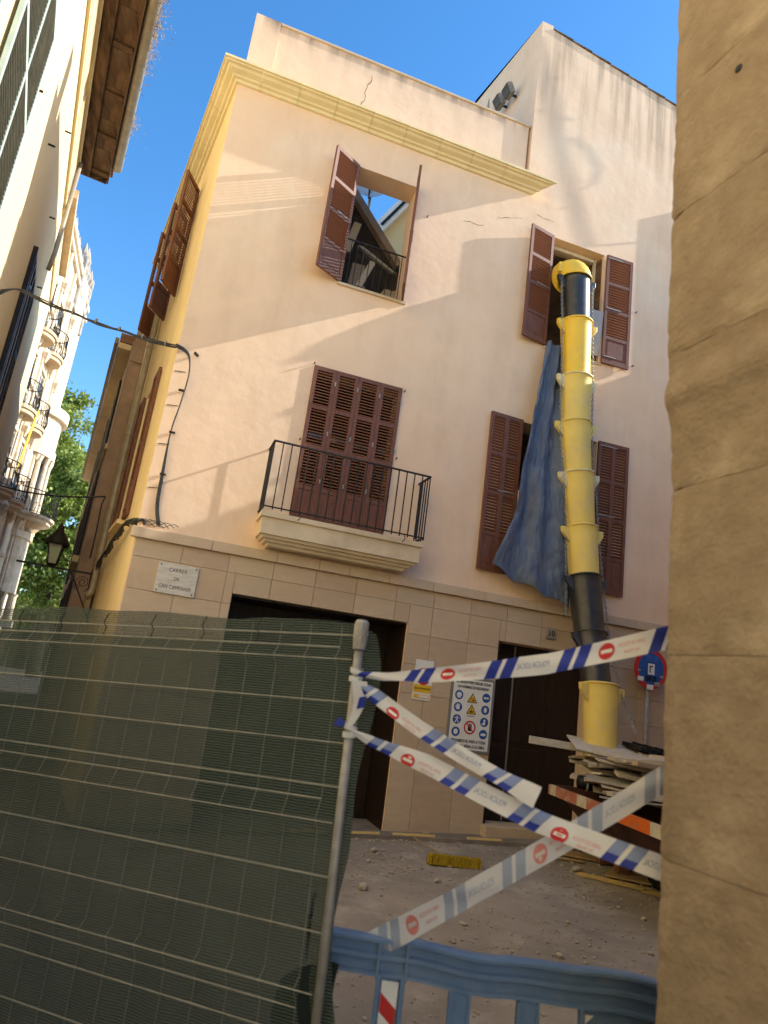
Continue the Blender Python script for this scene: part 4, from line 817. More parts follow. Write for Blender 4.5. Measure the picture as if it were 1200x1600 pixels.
# ------------------------------------------------------------------ police tapes
def tape(name, label, pts, wvec, wid, offset=0., pitch=.66, faded=False, seed=0, text=True, fold=False):
    """pts: centre line; wvec: list of width vectors (half) per point"""
    P = [Vector(p) for p in pts]; Wv = [Vector(q) for q in wvec]
    ln = [0]
    for a, b in zip(P, P[1:]): ln.append(ln[-1] + (b - a).length)
    L = ln[-1]; rnd = random.Random(seed); ph = rnd.random() * 6
    def smooth(t): return t * t * (3 - 2 * t)
    def at(u, v, o=0.):
        u = min(max(u, 0), L); i = 0
        while i < len(P) - 2 and u > ln[i + 1]: i += 1
        t = (u - ln[i]) / max(1e-6, ln[i + 1] - ln[i]); p = P[i].lerp(P[i + 1], t); w_ = Wv[i].lerp(Wv[i + 1], smooth(t)); d = (P[i + 1] - P[i]).normalized(); n_ = d.cross(w_)
        n_ = n_.normalized() if n_.length > 1e-6 else Vector((0, -1, 0))
        if n_.dot(CAM - p) < 0: n_ = -n_
        sag = -.02 * math.sin(math.pi * u / L)
        return p + w_ * v + n_ * (o + .004 * math.sin(u * 9 + ph + v * 2.2) + .0025 * math.sin(u * 23 + v * 3)) + Vector((0, 0, sag))
    mb = MB(); NU, NV = 110, 6
    for i in range(NU + 1):
        for j in range(NV + 1): mb.v.append(at(L * i / NU, -1 + 2 * j / NV))
    for i in range(NU):
        for j in range(NV): k = i * (NV + 1) + j; mb.f.append((k, k + 1, k + NV + 2, k + NV + 1))
    o = mb.build(name, TAPE, smooth=True); tag(o, label, 'tape', 'police tapes across the gap')
    bl = FADEP if faded else BLUEP
    def patch(nm, mt, poly):           # poly in (u, v in -1..1), subdivided quad
        mb = MB(); (a, b, c, d) = poly; n = 6
        for i in range(n + 1):
            for j in range(n + 1):
                s, t = i / n, j / n; u = (a[0] * (1 - s) + b[0] * s) * (1 - t) + (d[0] * (1 - s) + c[0] * s) * t; v = (a[1] * (1 - s) + b[1] * s) * (1 - t) + (d[1] * (1 - s) + c[1] * s) * t; mb.v.append(at(u, v, .0012))
        for i in range(n):
            for j in range(n): k = i * (n + 1) + j; mb.f.append((k, k + 1, k + n + 2, k + n + 1))
        mb.build(nm, mt, o, smooth=True)
    def txt(s, u0, v0, size, mt, sx=1.):
        me = text_mesh(s, size, ext=0); me.materials.clear(); me.materials.append(mt)
        mb = MB(); mb.v = [at(u0 - v.co.x * sx, v0 + v.co.y / wid, .0014) for v in me.vertices]; mb.f = [tuple(p.vertices) for p in me.polygons]; mb.build('lettering', mt, o)
    u = offset - pitch; k_ = 0
    def bars(u):
        for q in (0, .066):
            if u + q > 0 and u + q + .10 < L:
                sh = lambda v: .030 * (v + 1) / 2
                if fold:
                    patch('stripe', BLUEP, ((u + q, -1), (u + q + .048, -1), (u + q + .048 + sh(-.3), -.3), (u + q + sh(-.3), -.3)))
                    patch('stripe', LBLUEP, ((u + q + sh(-.3), -.3), (u + q + .048 + sh(-.3), -.3), (u + q + .078, 1), (u + q + .030, 1)))
                else: patch('stripe', bl, ((u + q, -1), (u + q + .048, -1), (u + q + .078, 1), (u + q + .030, 1)))
    while u < L:
        bars(u); bars(u + .36)
        c = u + .20
        if 0.04 < c < L - .04:
            v0 = -.45 if fold else 0
            mb = MB(); mb.v = [at(c, v0, .0012)] + [at(c + .032 * math.cos(t * math.pi / 12), max(-1, v0 + .032 / wid * math.sin(t * math.pi / 12)), .0012) for t in range(24)]; mb.f = [(0, 1 + t, 1 + (t + 1) % 24) for t in range(24)]; mb.build('stop_mark', RED if not faded else PINKP, o)
            mb = MB(); mb.v = [at(c - .022, v0 - .007 / wid, .002), at(c + .022, v0 - .007 / wid, .002), at(c + .022, v0 + .007 / wid, .002), at(c - .022, v0 + .007 / wid, .002)]; mb.f = [(0, 1, 2, 3)]; mb.build('stop_bar', WHITEP if not faded else TAPE, o)
        if text and .05 < u + .245 and u + .35 < L: txt('LINEA DE POLICIA', u + .298, .28 if not fold else -.2, .022, PINKP, .58); txt('NO PASAR', u + .298, -.40 if not fold else -.75, .018, PINKP, .7)
        if text and .05 < u + .47 and u + .66 < L: txt('POLICIA LOCAL', u + .565, 0, .034, bl if faded else LBLUEP, .56)
        u += pitch
    return o
z_ = Vector((0, 0, 1))
wd = .043
ptop = FP(0, .22, -.024)
knot = lambda nm, c, r, lb: None
tape('police_tape', 'top police tape stretched from the fence post up to the right wall', [ptop, ptop + Vector((.12, -.08, .01)), (1.22, 2.80, 1.668), (1.55, 2.52, 1.765), (1.93, 2.22, 1.914), (2.05, 2.12, 1.96)],
     [z_ * .010, z_ * .018, z_ * .032, z_ * .042, z_ * .046, z_ * .046], wd, offset=.24, seed=1)
p3 = FP(0, .46, -.024)
tape('police_tape', 'long police tape sagging from the fence post down to the lower right wall', [p3, p3 + Vector((.10, -.07, -.03)), (1.20, 2.82, 1.30), (1.55, 2.52, 1.17), (1.88, 2.22, 1.085), (2.02, 2.12, 1.05)],
     [z_ * .008, (.003, .0, .022), (.015, .0, .036), (.020, 0, .036), (.014, 0, .040), (.012, 0, .040)], wd, offset=.10, seed=2, fold=True)
p2 = FP(0, .25, -.026)
tape('police_tape', 'short torn police tape between the fence post and the lower tape', [p2, p2 + Vector((.10, -.08, -.05)), (1.16, 2.84, 1.44), (1.42, 2.62, 1.30), (1.54, 2.50, 1.235)],
     [z_ * .012, (.010, 0, .030), (.014, 0, .030), (.018, 0, .026), (.016, 0, .040)], wd, offset=.03, seed=3, fold=True)
q0 = BP(.08, ztop - .065, -.032)
tape('police_tape', 'faded police tape rising from the blue barrier to the right wall', [q0, q0.lerp(Vector((1.87, 2.20, 1.384)), .33), q0.lerp(Vector((1.87, 2.20, 1.384)), .66), (1.87, 2.20, 1.384), (2.02, 2.08, 1.45)],
     [(-.028, 0, .050), (-.022, 0, .044), (-.018, 0, .042), (-.016, 0, .042), (-.016, 0, .042)], wd, offset=.06, faded=True, seed=4)
def knotob(c, lab, sc=1.):
    mb = MB(); random.seed(len(lab))
    pts = []
    for i in range(26): t = i / 25 * 4.2 * math.pi; pts.append(Vector(c) + Vector((.030 * math.cos(t), .030 * math.sin(t), .022 * math.sin(t * .37 + 1))) * sc)
    for i, (a, b) in enumerate(zip(pts, pts[1:])): mb.add([a - z_ * .011 * sc, b - z_ * .013 * sc, b + z_ * .012 * sc + Vector((.004, 0, 0)), a + z_ * .011 * sc], [(0, 1, 2, 3)])
    o = mb.build('tape_knot', TAPE, smooth=True); tag(o, lab, 'tape knot'); return o
knotob(FP(0, .22), 'upper white tape knot wound round the fence post'); k2 = knotob(FP(0, .46), 'lower white tape knot wound round the fence post')
# hanging loose length between the knots
a, b = FP(-.03, .25, -.03), FP(.0, .45, -.03); mb = MB()
for i in range(13):
    t = i / 12; c = a.lerp(b, t) + Vector((.025 * math.sin(t * 3), -.01, 0)); hw = .030 * (1 - t) ** .6 + .006; sdv = Vector((.9, -.3, .2 * math.sin(t * 4))).normalized() * hw; mb.v += [c - sdv, c + sdv]
for i in range(12): mb.f.append((2 * i, 2 * i + 1, 2 * i + 3, 2 * i + 2))
o = mb.build('loose_tape', TAPE, smooth=True); tag(o, 'loose twist of tape hanging between the two knots on the post', 'tape')
mb = MB(); c = a.lerp(b, .45) + Vector((.03, -.022, 0)); mb.add([c + Vector((-.018, 0, -.03)), c + Vector((.016, 0, -.02)), c + Vector((.02, 0, .03)), c + Vector((-.012, 0, .02))], [(0, 1, 2, 3)]); mb.build('stripe', BLUEP, o)
mb = MB(); c = FP(.035, .44, -.035); mb.add([c + Vector((-.028, .0, -.012)), c + Vector((.02, -.01, -.01)), c + Vector((.022, -.01, .014)), c + Vector((-.012, 0, .028))], [(0, 1, 2, 3)]); o = mb.build('tape_tail', BLUEP); tag(o, 'blue tape tail sticking out left of the lower knot', 'tape')
mb = MB()
for i in range(14):
    a_ = i / 13 * 2 * math.pi; r = .030 + .004 * math.sin(i * 2.4)
    for d in (-.02, .0, .035, .06): mb.v.append(FP(0, d) + (H * math.cos(a_) + N_ * math.sin(a_)) * (r - .006 * (d < 0) + .004 * math.sin(i * 3 + d * 90)))
for i in range(13):
    for j in range(3): k = i * 4 + j; mb.f.append((k, k + 1, k + 5, k + 4))
o = mb.build('post_wrap', mat('clear_grey_film', (.45, .47, .48), (.35, .37, .38), 30, .3), smooth=True); tag(o, 'grey plastic film wrapped round the top of the fence post', 'plastic wrap')

# ------------------------------------------------------------------ sandstone building at the right, next to the camera
CO = Vector((1.70, 2.02, 0)); FD = Vector((.087, -.996, 0)).normalized(); FN = Vector((-FD.y * -1, 0, 0))
FN = Vector((-.996, -.087, 0)).normalized()        # outward, to the street
sw = empty('sandstone_building', (2.5, 1, 0), 'blurred brown sandstone block wall close to the camera at right', 'building')
mb = MB(); c0 = CO - FN * .016 + Vector((.004, -.02, 0)); pts = [c0, c0 + FD * 3.6, c0 + FD * 3.6 + Vector((7, 0, 0)), c0 + Vector((7, .0, 0))]
mb.prism([p + Vector((0, 0, -.6)) for p in pts], (0, 0, 6.2)); mb.build('wall_core', SAND, sw)
def prof_(z):
    t = min(1, max(0, (z - 2.50) / .30)); return .040 * t * t * (3 - 2 * t) + (.012 * math.sin((z - 2.7) * 26) if 2.70 < z < 2.94 else 0)
def block(s0, s1, z0, z1, first):
    mb = MB(); nu, nv = 12, 26; g = .0012
    s0 += g; s1 -= g; z0 += g; z1 -= g
    def pt(s, z, o): return CO + FD * s + FN * o + Vector((0, 0, z))
    for j in range(nv + 1):
        for i in range(nu + 1):
            a, b = i / nu, j / nv; ed = min(b, 1 - b) * nv; s = s0 + (s1 - s0) * a; z = z0 + (z1 - z0) * b
            o = prof_(z) + .003 * noise.noise(Vector((s * 4, z * 4, 1))) + .006 * noise.noise(Vector((s * 13, z * 13, 3))) - (.003 if ed < .5 else 0) - (.016 if (first and i == 0) else 0)
            ss = s + (.010 * noise.noise(Vector((z * 7, 0, 9))) + .012 * max(0, noise.noise(Vector((z * 23, 3, 9)))) if i == 0 else 0)
            mb.v.append(pt(ss, z, o))
    for j in range(nv):
        for i in range(nu): k = j * (nu + 1) + i; mb.f.append((k, k + 1, k + nu + 2, k + nu + 1))
    # returns: far side, top, bottom
    k = len(mb.v); dpt = -.30
    for j in range(nv + 1): z = z0 + (z1 - z0) * j / nv; mb.v.append(pt(s0, z, dpt if first else -.06))
    for j in range(nv): mb.f.append((j * (nu + 1), (j + 1) * (nu + 1), k + j + 1, k + j))
    for j in (0, nv):
        k2 = len(mb.v)
        for i in range(nu + 1): mb.v.append(pt(s0 + (s1 - s0) * i / nu, z0 if j == 0 else z1, -.06))
        for i in range(nu): mb.f.append((j * (nu + 1) + i, j * (nu + 1) + i + 1, k2 + i + 1, k2 + i))
    mb.build('stone_block', SAND, sw, smooth=False)
zc = [-.4, .1, .55, 1.15, 1.80, 2.40, 2.93, 3.55, 4.15, 4.75, 5.4, 6.0]
for i, (a, b) in enumerate(zip(zc, zc[1:])):
    cut = .62 if i % 2 else .95; s = 0; first = True
    while s < 3.2: block(s, s + cut, a, b, first); s += cut; cut = .8; first = False
hp = CO + FD * .33 + FN * .040 + Vector((0, 0, 4.02)); MB().lathe([(.018, 0), (.014, .004), (.0005, .001)], hp, 10, FN).build('anchor_hole', BLACKP, sw)
# ------------------------------------------------------------------ neighbours on the right that shade the street
nb = empty('neighbour_house', (8.2, D, 0), 'plastered neighbour house right of the entrance, standing slightly proud', 'house')
mb = MB(); mb.box(7.32, 12, D - .1325, 14, -.5, 10.25); mb.build('wall', PLASTER, nb); MB().box(7.32, 12.1, D - .132, 14.1, 10.251, 10.27).build('roof', TERRA, nb)
for z in (3.4, 6.6): MB().box(8.0, 8.9, D - .16, D - .134, z, z + 1.9).build('shutter', WOOD, nb)
cr = empty('added_shading_house', (9.5, 4, 0), 'unseen plain plastered house added at the right to shade the street', 'house')  # unseen house added to block the sun over the street and lower facade
mb = MB(); mb.box(9.2, 16, .8, D - .2, -.5, 8.59); mb.build('wall', PLASTER, cr)
for y in (3.2, 5.4):
    for z in (1.2, 4.6): MB().box(9.17, 9.199, y, y + .9, z, z + 1.7).build('shutter', WOOD, cr)
MB().box(2.6, 9.0, -1.4, 1.9, 0, 5.95).build('rear_block', PLASTER, sw)
am = empty('aerial_mast', (9.0, 7.9, 10.2), 'thin television aerial mast on the neighbour roof', 'aerial')
def back(x, z, t): return Vector((x, D, z)) + Vector((8, -1, 4.85)) * t
T_ = .40
a, b, c_ = back(4.10, 12.4, T_), back(4.79, 10.09, T_), back(5.34, 8.79, T_); lo = c_ + (c_ - b) * .05
MB().tube([a, b, c_], .021, 8).build('mast', STEEL, am)
MB().tube([c_, Vector((c_.x - .1, c_.y + .35, 10.2))], .012, 6).build('stay', STEEL, am)
for (x, z, e) in ((4.28, 11.65, .5), (4.55, 10.95, .6), (5.0, 9.3, .35)):
    p = back(x, z, T_); MB().tube([p + Vector((-e * .5, 0, .02)), p + Vector((e * .6, 0, .10))], .010, 5).build('rod', STEEL, am)
p = back(5.35, 10.5, T_); MB().tube([back(4.9, 10.7, T_), back(5.25, 10.6, T_), back(5.45, 10.3, T_), back(5.35, 9.95, T_), back(5.1, 9.75, T_)], .010, 5).build('cable_loop', CABLE, am)

# ------------------------------------------------------------------ left building along the narrow street
LA = R_(-9); LD = Vector((math.sin(LA), math.cos(LA), 0)); LN = Vector((math.cos(LA), -math.sin(LA), 0)); L0 = Vector((-2.48, 8.6, 0))
lp = lambda s, z, o=0: L0 + LD * s + LN * o + Vector((0, 0, z))
lh = empty('left_house', lp(2, 0, -1), 'tall cream plastered house at left with deep timber eaves and gutter', 'house')
def lbox(name, mt, s0, s1, z0, z1, o0, o1, parent=lh, **kw):
    return MB().prism([lp(s0, z0, o0), lp(s1, z0, o0), lp(s1, z0, o1), lp(s0, z0, o1)], (0, 0, z1 - z0)).build(name, mt, parent, **kw)
lbox('wall', CREAM, -13, 5.9, -.5, 11.55, -3, 0); lbox('low_wing_wall', CREAM, 5.905, 9.55, -.5, 10.9, -3, -.01)
lbox('moulding', CREAM, -6, 5.88, 10.05, 10.13, .001, .05); lbox('moulding', CREAM, -6, 5.88, 11.15, 11.3, .001, .07)
lbox('low_cornice', ORN2, 5.91, 9.6, 10.75, 10.95, -.008, .16)
for s0, s1 in ((-3.2, -.6), (.2, 2.4), (3.2, 5.3), (6.3, 9.0)):
    z0 = 10.3 if s1 < 6 else 9.7
    f = lbox('frieze_frame', CREAM, s0 - .06, s1 + .06, z0 - .06, z0 + .72, .001, .03); lbox('frieze_panel', ORN2, s0, s1, z0, z0 + .66, .031, .036, f)
# eaves
lbox('wall_plate', OLDBEAM, -6, 5.86, 11.32, 11.50, .072, .27)
for i in range(13):
    s0 = -6 + i * .91; lbox('eave_board', OLDBEAM, s0, s0 + .9, 11.42, 11.44, .275, .62)
for i in range(10): s = -5.2 + i * 1.2; lbox('rafter_end', OLDBEAM, s, s + .09, 11.37, 11.415, .28, .60)
lbox('fascia', OLDBEAM, -6, 5.9, 11.36, 11.5, .625, .65); lbox('eave_end_board', OLDBEAM, 5.862, 5.89, 11.33, 11.5, .07, .62)
lbox('roof_tiles', TERRA, -6, 5.92, 11.56, 11.68, -3, .70)
mb = MB(); NS = 9
for i in range(2):
    s = (-6, 5.45)[i]
    for j in range(NS): a = math.pi * j / (NS - 1); mb.v.append(lp(s, 11.50 - .10 * math.sin(a), .755 + .10 * math.cos(a)))
for j in range(NS - 1): mb.f.append((j, j + 1, NS + j + 1, NS + j))
gt = mb.build('gutter', GUTTER, lh, smooth=True); sm = gt.modifiers.new('solid', 'SOLIDIFY'); sm.thickness = .006
for i in range(16):
    s = -5 + i * .66; pts = [lp(s, 11.52 - .107 * math.sin(math.pi * j / 6), .755 + .107 * math.cos(math.pi * j / 6)) for j in range(7)]
    MB().tube(pts, .008, 5).build('gutter_strap', IRON, gt)
# weeds growing in the gutter
random.seed(5); mb = MB()
for i in range(700):
    s = min(5.2, max(-2, random.gauss(1.2, .75) if random.random() < .88 else random.gauss(3.9, .12))); o = .78 + random.uniform(-.05, .05); L = random.uniform(.06, .26) * (1 if random.random() < .93 else 2.2)
    a = lp(s, 11.49, o); d = (LN * random.uniform(.1, 1.1) + LD * random.uniform(-.6, .6) + z_ * random.uniform(-.5, .9)).normalized(); b = a + d * L; t = d.orthogonal().normalized() * .006
    mb.add([a - t, a + t, b], [(0, 1, 2)])
    for q in range(2): c = a.lerp(b, random.uniform(.4, 1)); e = Vector((random.uniform(-1, 1), random.uniform(-1, 1), random.uniform(-1, 1))) * .03; mb.add([c, c + e, c + e.orthogonal() * .5], [(0, 1, 2)])
o = mb.build('gutter_weeds', DRY, kind='stuff'); tag(o, 'dry weeds sprouting from the gutter of the left house', 'weeds')
# green louvred shutter (near) and further windows
def lshutter(s0, s1, z0, z1, o, mt, fr, cols=2, nsl=24):
    W_ = s1 - s0; f = MB(); B = lambda a, b, c, d, e=.035: f.prism([lp(a, c, o), lp(b, c, o), lp(b, c, o + e), lp(a, c, o + e)], (0, 0, d - c))
    for i in range(cols + 1): x = s0 + W_ * i / cols; B(x - .035, x + .035, z0, z1)
    for c in (z0, (z0 + z1) / 2 - .03, z1 - .07): B(s0 + .035, s1 - .035, c, c + .07, .033)
    r = f.build('shutter', fr, lh)
    sl = MB()
    for i in range(cols):
        a, b = s0 + W_ * i / cols + .036, s0 + W_ * (i + 1) / cols - .036
        for k in range(nsl):
            z = z0 + .09 + (z1 - z0 - .18) * k / (nsl - 1); c = (lp(a, z, o + .014) + lp(b, z, o + .014)) / 2; sl.obox(c, LD, LN * .75 - z_ * .66, LN * .66 + z_ * .75, (b - a) / 2, .022, .004)
    sl.build('slats', mt, r, kind='stuff'); return r
lshutter(-3.55, -1.86, 5.2, 7.6, .03, GREENSH, GREENFR, 2, 44)
lshutter(-6, -4.2, 5.2, 7.6, .03, GREENSH, GREENFR, 2, 30)
lbox('dark_window', GLASS, 2.35, 3.55, 5.0, 7.35, .002, .006); lshutter(3.55, 4.1, 5.0, 7.4, .02, GREENSH, DARKWOOD, 1, 30); lbox('window_surround', DARKWOOD, 2.28, 2.34, 4.95, 7.45, .002, .07); lbox('window_surround', DARKWOOD, 2.345, 3.5, 7.36, 7.43, .002, .06)
lbox('window_grille_bar', STEEL, 2.7, 2.72, 4.95, 7.4, .05, .06); lbox('window_grille_bar', STEEL, 3.1, 3.12, 4.95, 7.4, .05, .06)
MB().tube([lp(5.2, 11.1, .09), lp(5.2, 9.0, .09), lp(5.2, 8.6, .06)], .045, 8).build('rain_pipe', GUTTER, lh, smooth=True)
for s, z in ((1.9, 9.3), (3.3, 8.6), (4.6, 7.9), (-1.75, 7.0), (.5, 8.0)): MB().bar(lp(s, z, 0), lp(s, z, .09), .01, .01).build('wall_hook', IRON, lh)

# ------------------------------------------------------------------ ornate building further along
OX = -5.25; oh = empty('ornate_building', (-6, 25, 0), 'ornate sunlit limestone apartment building with rounded balconies and carved corner bay', 'building')
Y0, Y1 = 18.6, 30.2
mb = MB(); mb.box(OX - 6, OX, Y0, Y1, -.5, 15.6); mb.build('wall', ORN, oh)
MB().box(OX - 6, OX + .10, Y0, Y1 + .2, 15.601, 15.85).build('cornice', ORN, oh, bevel=.06); MB().box(OX - 6, OX + .12, Y0, Y1 + .1, 15.1, 15.3).build('string_course', ORN, oh, bevel=.04)
random.seed(9)
for i in range(14): y = Y0 + .4 + i * .62; MB().lathe([(.10, 0), (.14, .1), (.07, .2), (.10, .32), (.02, .5 + .12 * (i % 2))], (OX - .10, y, 15.851), 8).build('finial', GREYST, oh)
for z in (4.9, 7.6, 10.3, 13.0): MB().box(OX - .05, OX + .10, Y0, Y1 - 3.2, z - .62, z - .46).build('string_course', ORN, oh, bevel=.03)
for i in range(7):
    y = Y0 + .3 + i * 1.42
    MB().box(OX - .05, OX + .09, y, y + .22, -.3, 15.09).build('pilaster', ORN, oh, bevel=.02)
    for z in (4.2, 6.9, 9.6, 12.3):
        MB().lathe([(.05, -.3), (.13, -.12), (.16, .05), (.10, .14), (.03, .22)], (OX + .10, y + .11, z + 1.5), 7).build('carved_boss', ORN, oh)
def rounded_balcony(cx, cy, z, ry, rx, railh=.95, mt=ORN2):
    N = 15; pts = [(cx, cy - ry)] + [(cx + rx * (math.sin(math.pi * k / (N - 1)) ** .45), cy - ry + 2 * ry * k / (N - 1)) for k in range(1, N - 1)] + [(cx, cy + ry)]
    b = MB().prism([(x, y, z) for x, y in pts], (0, 0, .10)); b.prism([(cx + (x - cx) * .9, cy + (y - cy) * .92, z - .13) for x, y in pts], (0, 0, .128)); o = b.build('balcony', mt, oh)
    e = [Vector((x, y, 0)) for x, y in pts]; r = MB(); r.tube([p + Vector((-.02, 0, z + railh)) for p in e], .018, 5); r.tube([p + Vector((-.02, 0, z + .16)) for p in e], .012, 5)
    for a, bb in zip(e, e[1:]):
        n = max(1, int((bb - a).length / .11))
        for k in range(n):
            p = a.lerp(bb, k / n) + Vector((-.02, 0, z)); r.tube([p + z_ * .1, p + z_ * .35 + Vector((.05, 0, 0)), p + z_ * .55 + Vector((.02, 0, 0)), p + z_ * railh], .011, 4, cap=False)
    r.build('railing', IRON, o); return o
for z in (5.9, 8.55, 11.2):
    for k, y in enumerate((19.4, 21.4, 23.4, 25.3)):
        rounded_balcony(OX, y, z, .68, .55)
        w_ = MB().box(OX - .02, OX + .012, y - .42, y + .42, z + .12, z + 2.0).build('window', GLASS, oh); f = MB(); f.box(OX, OX + .05, y - .5, y - .42, z + .1, z + 2.1); f.box(OX, OX + .05, y + .42, y + .5, z + .1, z + 2.1); f.box(OX, OX + .07, y - .55, y + .55, z + 2.1, z + 2.22); f.box(OX + .013, OX + .03, y - .03, y + .03, z + .12, z + 2.0); f.build('frame', ORN, w_)
# corner bay
BY = 28.5
def bay(z0, z1, r, mt=ORN, nm='bay', px=.42):
    pts = [(OX - .2, BY - r, z0)] + [(OX + r * px * math.sin(math.pi * (k + .5) / 8) ** .7, BY - r + 2 * r * (k + .5) / 8, z0) for k in range(8)] + [(OX - .2, BY + r, z0)]
    return MB().prism(pts, (0, 0, z1 - z0)).build(nm, mt, oh)
bay(10.3, 16.0, 1.15, px=.09); bay(9.9, 10.299, 1.4, nm='bay_cornice', px=.5); bay(8.7, 9.899, 1.2); bay(8.35, 8.699, 1.35, nm='bay_cornice')
bay(5.2, 5.45, 1.25, nm='bay_cornice'); bay(3.2, 5.199, 1.05); bay(2.0, 2.25, 1.45, nm='bay_balcony')
for k in range(5):
    a = math.pi * (k + .5) / 5; x = OX + .44 * math.sin(a) ** .7; y = BY - 1.0 + 2.0 * (k + .5) / 5
    MB().lathe([(.13, 5.46), (.10, 5.6), (.085, 8.1), (.14, 8.30), (.15, 8.349)], (x, y, 0), 10).build('column', ORN, oh)
    MB().lathe([(.12, 2.26), (.09, 2.4), (.08, 3.1), (.12, 3.199)], (x, y, 0), 8).build('column', ORN, oh)
MB().box(OX - .3, OX + .10, BY - .8, BY + .8, 5.46, 8.34).build('window', GLASS, oh); MB().box(OX - .3, OX + .10, BY - .75, BY + .75, -.3, 1.99).build('window', GLASS, oh)
MB().box(OX + .20, OX + .375, BY - .2, BY + .2, 3.35, 4.7).build('window', GLASS, oh)
rounded_balcony(OX, BY, 6.0, 1.5, 1.10, .95, ORN)
MB().lathe([(.5, 5.46), (.65, 5.65), (.8, 5.87)], (OX, BY, 0), 20).build('balcony_corbel', ORN2, oh)
for k in range(8): MB().lathe([(.12, 0), (.2, .2), (.1, .4), (.16, .7), (.02, 1.2)], (OX - .12 + .08 * math.sin(k), BY - 1.1 + k * .3, 16.001), 8).build('finial', GREYST, oh)
for a, b, c in ((-1.4, -1.15, 16.5), (1.0, 1.25, 16.8)): MB().box(OX - .5, OX + .12, BY + a, BY + b, 14.2, c).build('crown_panel', GREYST, oh, bevel=.05)
o = MB().obox((OX + .35, 24.2, 7.9), (0, 1, 0), (1, 0, 0), (.05, .1, 1), .12, .012, 1.1).build('yellow_banner', mat('banner_yellow', (.75, .52, .06), None, 3, .7)); tag(o, 'narrow yellow banner hanging from the ornate building', 'banner')
tb = empty('stone_urn_balustrade', (OX + .4, 21, 2), 'carved stone balustrade low on the ornate building', 'balustrade')
mb = MB(); mb.box(OX + .01, OX + .8, 19.5, 24.6, 2.05, 2.25); mb.build('slab', ORN, tb); MB().box(OX + .6, OX + .8, 19.5, 24.6, 2.85, 2.98).build('rail', ORN, tb)
for i in range(20): MB().lathe([(.05, 2.251), (.09, 2.4), (.05, 2.6), (.07, 2.849)], (OX + .7, 19.7 + i * .25, 0), 8).build('baluster', ORN, tb)
# ------------------------------------------------------------------ pink plastered house beyond the corner house
PA = R_(-7.2); PD = Vector((math.sin(PA), math.cos(PA), 0)); PN = Vector((-math.cos(PA), math.sin(PA), 0)); PP = Vector((-1.45, 14.06, 0))
pq = lambda s, z, o=0: PP + PD * s + PN * o + Vector((0, 0, z))
ph_ = empty('pink_house', (-1, 18, 0), 'weathered pink plastered house with yellow eaves beyond the corner house', 'house')
def pbox(name, mt, s0, s1, z0, z1, o0, o1, parent=ph_, **kw): return MB().prism([pq(s0, z0, o0), pq(s1, z0, o0), pq(s1, z0, o1), pq(s0, z0, o1)], (0, 0, z1 - z0)).build(name, mt, parent, **kw)
pbox('wall', PINK, 0, 13.5, -.5, 7.75, -3, 0); MB().prism([(-1.43, 14.05, 7.3), (-.9, 14.05, 7.3), (-.9, 14.05, 8.62), (-1.41, 14.05, 8.62)], (0, .35, 0)).build('party_wall', PINK, ph_)
pbox('eave', YPLASTER, .25, 13.4, 7.62, 7.74, .002, .26); pbox('gutter', GUTTER, .25, 13.4, 7.70, 7.82, .262, .34); pbox('roof_tiles', TERRA, .25, 13.4, 7.76, 7.95, -2.5, .25)
for s0 in (1.2, 4.2, 7.5):
    for z0, z1 in ((1.0, 2.9), (3.4, 5.2), (5.75, 7.3)):
        pbox('window', GLASS, s0 + .35, s0 + 1.1, z0, z1, .001, .004)
        for q in (0, 1.12): pbox('shutter', DARKWOOD, s0 + q, s0 + q + .34, z0, z1, .005, .05)
pbox('window_ledge', YPLASTER, 1.1, 3.0, 3.25, 3.38, .002, .12); pbox('string_course', YPLASTER, 0, 13.4, 5.4, 5.5, .001, .05)
MB().prism([(-1.44, 14.02, .1), (-1.2, 14.02, .1), (-1.2, 14.02, 7.2), (-1.42, 14.02, 7.2)], (0, .03, 0)).build('end_wall_render', PINK, ph_)

